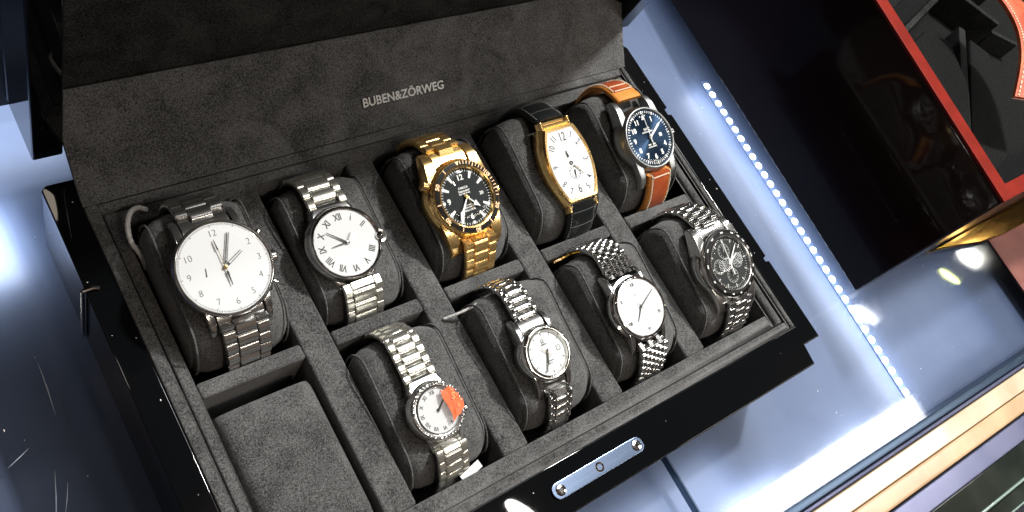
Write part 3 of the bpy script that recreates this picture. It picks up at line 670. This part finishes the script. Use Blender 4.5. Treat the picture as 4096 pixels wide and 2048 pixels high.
hand(d, C_, 50, .05, .82, .035, .01, .05, M['hand_dark'], 'minute_hand'); hand(d, C_, 50, .05, .55, .05, .01, .035, M['hand_dark'], 'hour_hand')
MB(C_).lathe([(.03, .08), (.06, .09), (.085, .04)], 20).build('hand_hub', M['hand_dark'], d)
crystal(o, C_, 1.04, .06, .14)
crown(o, C_, 108, 1.36, .18, .26, M['chrome'], z=-.35)
for P_, s in ((PF, -1), (PB, 1)): bracelet(o, P_, s, -7.02, .84, .84, [(-1, -.55, .0, .9, 0), (-.55, .55, .5, 1, 0), (.55, 1, .0, .9, 0)], .56, ['steel_warm', 'steel_warm'], .20, .6)
sk = MB(C_); P = [(.34, .80), (.55, .76), (.80, .84), (1.02, .60), (.98, .50), (1.14, .34), (1.10, .22), (1.24, .02), (1.18, -.36), (.95, -.44), (.90, -.54), (.62, -.60), (.40, -.74), (.44, -.40), (.40, 0), (.30, .44)]
n = len(P); vs = [(x, y, .27 + .035 * math.sin(5 * x + 3 * y)) for x, y in P]; cc = (.74, .1, .30)
sk.add(vs + [cc] + [(x, y, z - .015) for x, y, z in vs], [(i, (i + 1) % n, n) for i in range(n)] + [(i, (i + 1) % n, n + 1 + (i + 1) % n, n + 1 + i) for i in range(n)])
film = MB(C_); FP = [(-1.75, 1.25), (-1.3, 1.62), (-.5, 1.55), (.2, 1.62), (1.05, 1.75), (1.35, 1.2), (1.5, .6), (1.42, -.2), (1.5, -.95), (1.45, -1.6), (.8, -1.55), (.1, -1.65), (-.7, -1.6), (-1.35, -1.2), (-1.5, -.5), (-1.45, .4)]
n = len(FP); vs = [(x * .88, y * .88, .21) for x, y in FP]; v2 = [(x, y, -.02 + random.uniform(-.10, .12)) for x, y in FP]
film.add([(0, 0, .22)] + vs + v2, [(0, 1 + i, 1 + (i + 1) % n) for i in range(n)] + [(1 + i, 1 + (i + 1) % n, 1 + n + (i + 1) % n, 1 + n + i) for i in range(n)])
sk2 = MB(); sk2.text('S', .42, C_ @ T(.80, .33, .335) @ RZ(-20), ext=.004, bold=.01); sk2.text('III', .26, C_ @ T(.88, -.15, .335) @ RZ(-95), ext=.004)
fo = film.build('plastic_film', M['film'], o, smooth=15)
stk = sk.build('sticker', M['sticker'], fo, smooth=15, label='torn orange red translucent sticker')
sk2.build('sticker_print', pbsdf('pale_orange_print', (.95, .36, .12), .5), fo)

# ---- 7: small steel watch with date
w, o, C_, PF, PB = start('H', 'small steel watch with white dial, square date window and a mixed steel and gold bracelet', -.76, -5.28, 2.1, 16, 1, 2.0)
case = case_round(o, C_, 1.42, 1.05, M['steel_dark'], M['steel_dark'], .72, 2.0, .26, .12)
endlink(o, C_, 1.4, .72, 2.0, M['steel_dark'], case)
bezel(o, C_, 1.12, 1.38, -.15, .10, M['chrome'])
MB(C_).lathe([(1.16, .11), (1.12, .15), (1.08, .02)], 64).build('inner_ring', M['steel_warm'], o)
d = MB(C_).disc(1.12, 0, 72).build('dial', M['dial_white'], o)
nm = MB(); ticks(nm, C_, .90, 1.02, .018, .004, angs=[k * 30 for k in range(12) if k != 3])
for (x0, y0, x1, y1) in ((.60, -.10, .84, -.075), (.60, .125, .84, .15), (.60, -.10, .625, .15), (.815, -.10, .84, .15)): nm.box((x0, y0, .004), (x1, y1, .016), R=C_)
nm.text('Ω', .24, C_ @ T(-.04, .60, .004), ext=.006, bold=.006); nm.text('OMEGA', .10, C_ @ T(-.02, .44, .004), ext=.006, bold=.003)
nm.text('AUTOMATIC', .085, C_ @ T(.02, -.42, .004), ext=.006, bold=.002); nm.text('DATE', .085, C_ @ T(.02, -.54, .004), ext=.006, bold=.002)
nm.build('numerals', M['ink'], d)
hand(d, C_, 205, -.2, .95, .03, .02, .05, M['hand_dark'], 'minute_hand'); hand(d, C_, 196, -.1, .6, .045, .02, .035, M['hand_dark'], 'hour_hand'); hand(d, C_, -42, -.3, .45, .010, .008, .07, M['hand_gold'], 'seconds_hand')
crystal(o, C_, 1.11, .10, .18); crown(o, C_, 92, 1.40, .17, .24, M['chrome'], z=-.4)
SEV = [(-1, -.72, .5, .9, 0), (-.72, -.50, 0, .8, 0), (-.50, .50, 0, 1, 1), (.50, .72, 0, .8, 0), (.72, 1, .5, .9, 0)]
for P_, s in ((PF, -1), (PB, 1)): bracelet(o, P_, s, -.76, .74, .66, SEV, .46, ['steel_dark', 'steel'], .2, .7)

# ---- 8: dress watch, beaded bracelet
w, o, C_, PF, PB = start('G', 'thin steel dress watch with plain white dial, few roman numerals and a beaded bracelet', 5.78, -5.21, 2.1, 14, 1, 2.1)
case = case_round(o, C_, 1.72, .95, M['steel_dark'], M['steel_dark'], .95, 2.15, .24, .05)
bezel(o, C_, 1.53, 1.68, -.14, .08, M['chrome'])
MB(C_).lathe([(1.78, -.34), (1.82, -.30), (1.82, -.24), (1.70, -.2)], 72).build('stepped_ring', M['chrome'], o)
d = MB(C_).disc(1.55, 0, 96).build('dial', M['dial_white'], o)
nm = numerals(C_, [(0, 'XII'), (120, 'IIII'), (180, 'VI'), (240, 'VIII'), (300, 'X')], 1.24, .25, .004, radial=False, sx=.9, bold=.006)
nm.lathe([(.075, .004), (.075, .014), (.092, .014), (.092, .004)], 18, R=C_ @ T(-.02, .72, 0)); nm.build('numerals', M['ink'], d)
hand(d, C_, 62, -.12, 1.34, .04, .016, .05, M['hand_dark'], 'minute_hand', tip=.1); hand(d, C_, 219, -.12, .86, .045, .012, .035, M['hand_dark'], 'hour_hand'); hand(d, C_, -25, -.1, .3, .012, .01, .07, M['hand_dark'], 'seconds_hand')
MB(C_).lathe([(.001, .10), (.06, .09), (.08, .03)], 20).build('hand_hub', M['hand_dark'], d)
crystal(o, C_, 1.54, .07, .15); crown(o, C_, 106, 1.70, .15, .22, M['chrome'], z=-.35)
BEAD = [(-1 + 2 * k / 6, -1 + 2 * (k + 1) / 6, .5 * (k % 2), 1, 0) for k in range(6)]
for P_, s in ((PF, -1), (PB, 1)): bracelet(o, P_, s, 5.78, .96, .86, BEAD, .40, ['steel_dark', 'steel'], .26, 1.25)

# ---- 9: black chronograph
w, o, C_, PF, PB = start('F', 'steel chronograph with black dial, small subdials and a black tachymeter bezel', 12.69, -5.17, 2.45, 18, 1, 2.5)
case = case_round(o, C_, 2.06, 1.25, M['steel_dark'], M['steel'], 1.0, 2.5, .46, .28)
endlink(o, C_, 2.0, 1.0, 2.5, M['steel'], case)
bezel(o, C_, 1.58, 1.98, -.18, .10, M['steel'])
ins = MB(C_).lathe([(1.93, .10), (1.88, .125), (1.66, .15), (1.62, .14)], 96).build('bezel_insert', M['bezel_black'], o)
nb = MB()
for a, s in ((4, '500'), (30, '240'), (46, '160'), (60, '140'), (76, '120'), (92, '110'), (112, '90'), (130, '85'), (150, '80'), (180, '75'), (200, '70'), (222, '65'), (250, '60'), (280, '400'), (310, '300'), (335, '200')):
    x, y = pol(a, 1.77); nb.text(s, .15, C_ @ T(x, y, .135) @ RZ(-a), sx=1, ext=.006, bold=.006)
nb.build('bezel_numerals', M['lume'], ins)
MB(C_).lathe([(1.62, .14), (1.58, .20), (1.52, .18), (1.48, .03)], 96).build('inner_ring', M['steel'], o)
d = MB(C_).disc(1.52, 0, 96).build('dial', M['dial_grey'], o)
n_ = MB(); ticks(n_, C_, 1.34, 1.44, .013, .005, angs=range(0, 360, 6)); ticks(n_, C_, 1.22, 1.44, .04, .006, angs=range(0, 360, 30))
for (sx, sy, rr) in ((-.80, .02, .42), (-.02, -.72, .42), (.68, -.02, .42), (-.08, .74, .44)):
    Q = C_ @ T(sx, sy, 0); n_.lathe([(rr, .004), (rr, .012), (rr - .022, .012), (rr - .022, .004)], 36, R=Q); ticks(n_, Q, rr - .14, rr - .04, .012, .005, angs=range(0, 360, 30)); n_.disc(.04, .02, 12, R=Q)
    ticks(n_, Q, 0, rr - .12, .018, .02, angs=[10 if sx < 0 else 150])
n_.text('OMEGA', .11, C_ @ T(0, .30, .005), ext=.005, bold=.002)
n_.build('dial_markings', pbsdf('grey_white_print', (.42, .44, .43), .5), d)
hand(d, C_, 45, -.1, 1.34, .045, .03, .09, M['lume'], 'minute_hand'); hand(d, C_, 64, -.1, .90, .05, .03, .07, M['lume'], 'hour_hand'); hand(d, C_, -3, -.70, 1.42, .03, .012, .12, M['lume'], 'seconds_hand')
MB(C_).lathe([(.001, .15), (.09, .14), (.1, .04)], 20).build('hand_hub', M['lume'], d)
crystal(o, C_, 1.52, .17, .32, mat='crystal')
crown(o, C_, 92, 2.04, .26, .26, M['chrome'], z=-.5)
for a in (62, 122): crown(o, C_, a, 2.02, .15, .24, M['chrome'], 'push_button', knurl=0)
SPD = [(-1, -.48, .5, .9, 0), (-.48, .48, 0, 1, 0), (.48, 1, .5, .9, 0)]
for P_, s in ((PF, -1), (PB, 1)): bracelet(o, P_, s, 12.69, 1.0, .86, SPD, .46, ['steel_dark', 'steel'], .22, .9)

# ---- pillows
cx = [(-15.80 - 10.88) / 2, (-9.33 - 4.42) / 2, (-2.88 + 2.06) / 2, (3.57 + 8.50) / 2, (10.02 + 15.0) / 2]
for k, c_, lab in (('A', 0, 'grey suede pillow under the largest white dial chronograph'), ('B', 1, 'grey suede pillow under the ball crown roman dial watch'), ('C', 2, 'grey suede pillow under the gold diver watch'),
                   ('D', 3, 'grey suede pillow inside the black strap of the gold barrel watch'), ('E', 4, 'grey suede pillow inside the tan leather pilot watch'), ('I', 1, 'grey suede pillow under the film wrapped watch with orange sticker'),
                   ('H', 2, 'grey suede pillow under the small watch with square date window'), ('G', 3, 'grey suede pillow under the beaded bracelet dress watch'), ('F', 4, 'grey suede pillow under the black dial chronograph')):
    pillow(WATCH[k], cx[c_] + (.05 if c_ else .1), lab)
o = thing('empty_pillow', 'flat empty grey suede pillow filling the front left compartment', 'watch pillow', (-13.3, -4.7, -4.5), 'suede pillows holding the watches')
mb = MB(); NXp, NYp = 24, 36; vs = []
for j in range(NYp + 1):
    for i in range(NXp + 1):
        u, v = -1 + 2 * i / NXp, -1 + 2 * j / NYp
        e = (1 - abs(u) ** 9) ** .5 * (1 - abs(v) ** 14) ** .5 if abs(u) < 1 and abs(v) < 1 else 0
        cr_ = max(0, (abs(u) - .72) / .28) ** 2 + max(0, (abs(v) - .84) / .16) ** 2; k = 1 - .06 * max(0, cr_ - 1)
        vs.append((-13.34 + 2.44 * u * k, -4.74 + 3.72 * v * k, -1.45 + 1.22 * e + .12 * (1 - u * u) - .02 * math.sin(3 * v)))
n = len(vs); A1 = NXp + 1
fs = [(j * A1 + i, j * A1 + i + 1, (j + 1) * A1 + i + 1, (j + 1) * A1 + i) for j in range(NYp) for i in range(NXp)]
edge = [i for i in range(A1)] + [j * A1 + NXp for j in range(1, NYp + 1)] + [NYp * A1 + i for i in range(NXp - 1, -1, -1)] + [j * A1 for j in range(NYp - 1, 0, -1)]
ev = [(vs[i][0], vs[i][1], -4.4) for i in edge]; ne = len(edge)
mb.add(vs + ev, fs + [(edge[i], edge[(i + 1) % ne], n + (i + 1) % ne, n + i) for i in range(ne)]).build('cushion', M['suede'], o, smooth=60)

# ---- cords and tags
def braid(pts, r, name, mat, label, cat):
    P = catmull(pts, 8); mb = MB(); mb.tube(P, r, 8, rads=[r * (1 + .12 * math.sin(i * 2.2)) for i in range(len(P))]); return tag(mb.build(name, mat, smooth=60), label, cat)
braid([(-14.55, 9.0, .05), (-14.95, 9.0, .45), (-15.4, 8.7, .75), (-15.75, 8.1, .75), (-15.85, 7.4, .55), (-15.6, 6.9, .0), (-15.5, 6.5, -.7)], .12, 'cord_loop', M['cord'], 'braided silver cord loop hanging at the left of the large white chronograph', 'cord')
braid([(-3.75, -1.2, .05), (-3.0, -1.35, .55), (-2.1, -1.35, .9), (-1.2, -1.2, 1.15), (-.6, -1.35, 1.2), (-.2, -1.6, 1.1)], .075, 'tag_string', M['cord'], 'thin white braided string lying over the bracelet of the small date watch', 'string')
mb = MB(); P = catmull([(4.0, -.50, -.12), (4.6, -.5, .0), (5.0, -.5, .22), (5.6, -.5, .08), (6.1, -.5, .32), (6.9, -.5, .36)], 6)
for i in range(len(P) - 1):
    a, b_ = P[i], P[i + 1]; h = .06 + .11 * abs(math.sin(i * .9)); mb.add([a + Vector((0, -.02, -h)), b_ + Vector((0, -.02, -h)), b_ + Vector((0, -.05, h)), a + Vector((0, -.05, h)), a + Vector((0, -.12, -h)), b_ + Vector((0, -.12, -h)), b_ + Vector((0, -.15, h)), a + Vector((0, -.15, h))],
           [(0, 1, 2, 3), (4, 5, 6, 7), (0, 1, 5, 4), (3, 2, 6, 7), (0, 3, 7, 4), (1, 2, 6, 5)])
tag(mb.build('yellow_tag', M['yellow']), 'crumpled yellow gold tag tucked behind the beaded bracelet watch', 'tag')
tag(MB(T(-6.15, -8.42, -.35) @ RZ(14) @ RX(12)).box((-.62, -.20, -.02), (.62, .20, .02)).build('paper_tag', M['paper'], bevel=.01), 'small white paper tag at the front end of the sticker watch bracelet', 'tag')

# ------------------------------------------------------------------ second box at the right
b2 = thing('red_box', 'tall dark burgundy lacquer box with red rim and black suede partitions standing open', 'box', (40, 0, GZ))
z0, z1 = GZ + .02, 8.0
def L2(t, z):                                # left side edge, t along depth
    bx0 = 29.75 + .0563 * (t + 9.93); tx = 29.66 + .155 * (t + 9.79); f = (z - z0) / (z1 - z0); return bx0 + (tx - bx0) * f
yb = 34; mb = MB(); yf = -9.86
mb.add([(L2(yf, z0), yf, z0), (66, yf - .3, z0), (66, yb, z0), (L2(yb, z0), yb, z0), (L2(yf, z1 - .25), yf, z1 - .25), (66, yf - .3, z1 - .25), (66, yb, z1 - .25), (L2(yb, z1 - .25), yb, z1 - .25),
        (L2(yf, z1) + 1.2, yf + .9, z1 - .25), (65, yf + .9, z1 - .25), (65, yb - 1, z1 - .25), (L2(yb, z1) + 1.2, yb - 1, z1 - .25), (L2(yf, z1) + 1.2, yf + .9, 1), (65, yf + .9, 1), (65, yb - 1, 1), (L2(yb, z1) + 1.2, yb - 1, 1)],
       [(0, 3, 2, 1), (0, 1, 5, 4), (1, 2, 6, 5), (2, 3, 7, 6), (3, 0, 4, 7), (4, 5, 9, 8), (5, 6, 10, 9), (6, 7, 11, 10), (7, 4, 8, 11), (8, 9, 13, 12), (9, 10, 14, 13), (10, 11, 15, 14), (11, 8, 12, 15), (12, 13, 14, 15)])
mb.build('shell', M['burgundy'], b2, bevel=.18, seg=4)
a = (L2(yf, z1), yf); b_ = (L2(yb, z1), yb); rw = 1.30
mb = MB().prism([a, (66, yf - .3), (66, yf + .75), (a[0] + rw, yf + .95), (b_[0] + rw, yb), b_], z1 - .24, z1)
mb.build('red_rim', M['red'], b2, bevel=.06)
MB().prism([(a[0] + rw, yf + .96), (65, yf + .8), (65, yb - 1.1), (b_[0] + rw + .05, yb - 1.1)], 1.2, 4.0).build('suede_lining', M['felt_black'], b2)
def slab(x0, y0, x1, y1, wd, zt=6.4, zb=4.0, name='partition'):  # partition walls
    d_ = Vector((x1 - x0, y1 - y0, 0)).normalized(); q = Vector((-d_.y, d_.x, 0)) * wd
    return MB().prism([(x0 - q.x, y0 - q.y), (x1 - q.x, y1 - q.y), (x1 + q.x, y1 + q.y), (x0 + q.x, y0 + q.y)], zb + .01, zt).build(name, M['suede_mid'], b2, bevel=.1)
slab(35.2, 3.6, 44.5, 6.2, .22); slab(44.7, 6.0, 47.0, 2.0, .25); slab(47.1, 1.9, 49, .2, .2, 5.6)
slab(44.2, 3.0, 35.6, -4.8, .32, 5.4)
MB().prism([(35.0, 5.2), (39.6, 6.6), (40.0, 9), (38, 14), (37.0, 12)], 4.01, 6.6).build('suede_block', M['felt_black'], b2, bevel=.2)
MB().prism([(34.4, 2.4), (39.4, 3.6), (41.2, 2.2), (39.4, -1.5), (36.0, -4.6), (33.4, -4.0)], 4.01, 5.6).build('suede_block', M['felt_black'], b2, bevel=.2)
MB().prism([(36.8, -4.9), (45.2, 2.2), (46.2, .4), (40, -6.8), (36.2, -8.0)], 4.01, 4.9).build('suede_block', M['felt_black'], b2, bevel=.2)
MB().prism([(46, 6.4), (50, 4.6), (56, 9), (50, 12)], 4.01, 6.6).build('suede_block', M['felt_black'], b2, bevel=.2)
# black lacquer case standing behind at the left
dk = thing('black_case', 'black lacquer case standing on the glass behind the open lid at the far left', 'case', (-35, 26, GZ))
MB().box((-62, 19.6, GZ + .01), (-12, 34, 12)).build('shell', pbsdf('dull_black_lacquer', (.003, .003, .004), .35, spec=.1, coat=.15), dk, bevel=.2, seg=3)
MB().box((-61.8, 19.45, 11.0), (-12.2, 19.6, 11.25)).build('lid_seam', M['chrome'], dk, bevel=.03)
# brass bow moulding at the foot
pts = [(38.65, -9.98), (41, -10.30), (43.5, -10.85), (45.74, -11.39), (49, -11.75), (54, -11.9), (66, -12.2), (66, -9.99)]
MB().prism(pts, GZ + .01, GZ + .5).build('brass_foot', M['brassmirror'], b2, bevel=.12, seg=4)
# stitched leather band resting on the far edge of the box
lb = thing('leather_band', 'red brown leather band with pale stitching resting inside the red rimmed box', 'leather band', (42, 1, 8))
A = catmull([(40.6, 5.0, 9.8), (41.1, 2.6, 10.1), (40.9, .8, 10.1), (40.1, -.8, 10.0), (38.9, -2.4, 9.6), (37.4, -4.2, 8.6)], 8)
mb = MB(); wv = Vector((2.6, -1.6, 0)); n = len(A)
vs = [p for p in A] + [p + wv * .5 + Vector((0, 0, .25)) for p in A] + [p + wv for p in A]
vs2 = [v - Vector((0, 0, .25)) for v in vs]
mb.add(vs + vs2, [(r * n + i, r * n + i + 1, (r + 1) * n + i + 1, (r + 1) * n + i) for r in (0, 1) for i in range(n - 1)] + [(3 * n + r * n + i, 3 * n + r * n + i + 1, 3 * n + (r + 1) * n + i + 1, 3 * n + (r + 1) * n + i) for r in (0, 1) for i in range(n - 1)] + [(i, i + 1, 3 * n + i + 1, 3 * n + i) for i in range(n - 1)] + [(2 * n + i, 2 * n + i + 1, 5 * n + i + 1, 5 * n + i) for i in range(n - 1)])
lbm = mb.build('band', M['leather_red'], lb, smooth=60)
mb = MB()
for i in range(0, len(A) - 1):
    p, q = A[i] + wv * .08 + Vector((0, 0, .06)), A[i].lerp(A[i + 1], .6) + wv * .08 + Vector((0, 0, .06)); mb.tube([p, q], .05, 5)
mb.build('stitching', M['thread'], lbm)
# rose brown mat right of the glass
tag(MB().prism([(46.95, -20.0), (80, -22), (80, -8), (47.6, -8.2)], GZ + .004, GZ + .12).build('leather_mat', M['rosemat'], bevel=.04), 'rose brown leather mat at the right edge of the glass counter', 'mat')

# dust
mb = MB()
for i in range(60):
    if i < 20: q = random.choice([(random.uniform(-18.1, -17.1), random.uniform(-12, 11)), (random.uniform(-17, 16.4), random.uniform(-12.2, -10.1)), (random.uniform(17.1, 18.0), random.uniform(-9, 11))]); z = .0
    else: q = random.choice([(random.uniform(-25, -18.6), random.uniform(-8, 12)), (random.uniform(19, 45), random.uniform(-18, -10.5)), (random.uniform(18.6, 29), random.uniform(-10, 12))]); z = GZ
    a = random.uniform(.012, .035); mb.lathe([(.001, a * .7), (a * .7, a * .5), (a, .002)], 6, R=T(q[0], q[1], z + .004) @ Matrix.Diagonal((1, random.uniform(.6, 2), 1, 1)))
tag(mb.build('dust_specks', M['paper']), 'fine white dust specks scattered on the black lacquer and the glass', 'dust', kind='stuff')

# ------------------------------------------------------------------ camera
cam = bpy.data.cameras.new('camera'); co = bpy.data.objects.new('camera', cam); COL.objects.link(co)
r0 = Vector((0.78401912, -0.48940575, 0.38183247)); r1_ = Vector((-0.30273493, -0.83848225, -0.4530994)); r2 = Vector((0.5419092, 0.23964457, -0.80554633))
Mx = Matrix((r0, -r1_, -r2)).transposed().to_4x4(); CP = Vector((-23.90117015, -10.74671774, 38.12096666))
Mx.translation = CP * S; co.matrix_world = Mx
cam.sensor_width = 36; cam.lens = 3508.74 / 4096 * 36; cam.clip_start = .01; cam.clip_end = 50
SC.camera = co

# ------------------------------------------------------------------ lamps
def area(name, loc, target, sx, sy, power, col=(1, 1, 1), shape='RECTANGLE', roll=0):
    l = bpy.data.lights.new(name, 'AREA'); l.shape = shape; l.size = sx * S; l.size_y = sy * S; l.energy = power; l.color = col
    o = bpy.data.objects.new(name, l); COL.objects.link(o); o.location = Vector(loc) * S
    o.rotation_euler = ((Vector(target) - Vector(loc)).to_track_quat('-Z', 'Y').to_matrix() @ Matrix.Rotation(math.radians(roll), 3, 'Z')).to_euler(); return o
def mirror(x, y, z, H_):                     # lamp position whose reflection in a level surface shows at (x, y, z)
    k = H_ / (CP.z - z); return (x + (x - CP.x) * k, y + (y - CP.y) * k, z + H_)
area('ceiling_spot_key', (56, 19, 95), (0, 0, 0), 7, 7, 14, (1, .97, .92), 'DISK')
area('added_soft_panel', (58, 36, 150), (0, 0, 0), 70, 56, 4.5, (.93, .97, 1))  # added soft source, gives the metals broad highlights
area('added_bar_tube_back', (62, 31, 100), (62, 30, 0), 105, 3, 3.0, (.96, .98, 1)).rotation_euler = (math.radians(-12), 0, 0)  # added unseen tube, puts highlight bars on the bracelet links
area('added_bar_tube_front', (62, -60, 100), (62, -58, 0), 105, 3, 2.6, (1, .90, .78)).rotation_euler = (math.radians(25), 0, 0)  # second added tube, for bars on the links from the front
area('ceiling_spot_left', (-60, 40, 110), (0, 0, 0), 6, 6, .7, (1, .95, .88), 'DISK')
area('ceiling_spot_front', (-5, -70, 100), (0, 0, 0), 8, 8, 1.5, (1, .86, .70), 'DISK')
for (x, y, z, hh, sx, sy, pw, c_) in ((26.45, 10.6, GZ, 90, 14, 6, 1.2, (.95, .98, 1)), (29.3, -11.6, GZ, 90, 6, 2.0, .10, (1, 1, 1)), (43.9, -12.0, GZ, 70, 5, 2.5, .2, (1, 1, .95)), (40.2, -12.4, GZ, 80, 5, 1.2, .08, (.9, 1, .3)),
                                    (-5.0, -11.2, 0, 95, 7, 2.5, .35, (1, .95, .9))):
    p = mirror(x, y, z, hh); area('ceiling_spot', p, (x, y, z), sx, sy, pw, c_, 'ELLIPSE', roll=20)
area('shop_tube_lamp', (75, -31.6, 54.8), (75.001, -31.6, 0), 52, 9.6, 2.6, (1, .98, .95)).rotation_euler = (0, 0, math.radians(-2))
# added unseen lamps between floor and glass, making the glows on the case floor
def under(x, y, sx, sy, pw, rot=0, col=(.90, .95, 1)):
    l = bpy.data.lights.new('added_glow_lamp', 'AREA'); l.shape = 'RECTANGLE'; l.size = sx * S; l.size_y = sy * S; l.energy = pw; l.color = col
    o = bpy.data.objects.new('added_glow_lamp', l); COL.objects.link(o); o.location = (x * S, y * S, (GZ - .12) * S); o.rotation_euler = (0, 0, math.radians(rot))
under(29.4, -4, .9, 28, .16); under(24, 2, 16, 40, .20); under(24, 12, 8, 10, .16); under(34, -15, 18, 7, .07)
under(20, -18.0, 20, 1.0, .10, -3); under(-22.5, 13, 6, 4, .14); under(-20, 21, 10, 8, .12); under(5, -16, 14, 4, .06)

# ------------------------------------------------------------------ room light
wd = bpy.data.worlds.new('World'); SC.world = wd; wd.use_nodes = True; nt = wd.node_tree; bg = nt.nodes['Background']
tc = nt.nodes.new('ShaderNodeTexCoord'); n1 = nt.nodes.new('ShaderNodeTexNoise'); n1.inputs['Scale'].default_value = 2.6; n1.inputs['Detail'].default_value = 3; n1.inputs['Roughness'].default_value = .6
rp = nt.nodes.new('ShaderNodeValToRGB'); e = rp.color_ramp.elements
e[0].position = .40; e[0].color = (.03, .03, .032, 1); e[1].position = .72; e[1].color = (.85, .80, .72, 1)
x_ = rp.color_ramp.elements.new(.52); x_.color = (.09, .075, .066, 1); x_ = rp.color_ramp.elements.new(.60); x_.color = (.30, .20, .15, 1)
nt.links.new(tc.outputs['Generated'], n1.inputs['Vector']); nt.links.new(n1.outputs['Fac'], rp.inputs['Fac']); nt.links.new(rp.outputs[0], bg.inputs['Color']); bg.inputs['Strength'].default_value = .45

SC.view_settings.view_transform = 'Standard'; SC.view_settings.look = 'None'; SC.view_settings.exposure = .2; SC.view_settings.gamma = 1
SC.render.engine = 'CYCLES'
SC.cycles.caustics_reflective = False; SC.cycles.caustics_refractive = False; SC.cycles.transparent_max_bounces = 12; SC.cycles.max_bounces = 8; SC.cycles.sample_clamp_indirect = 4
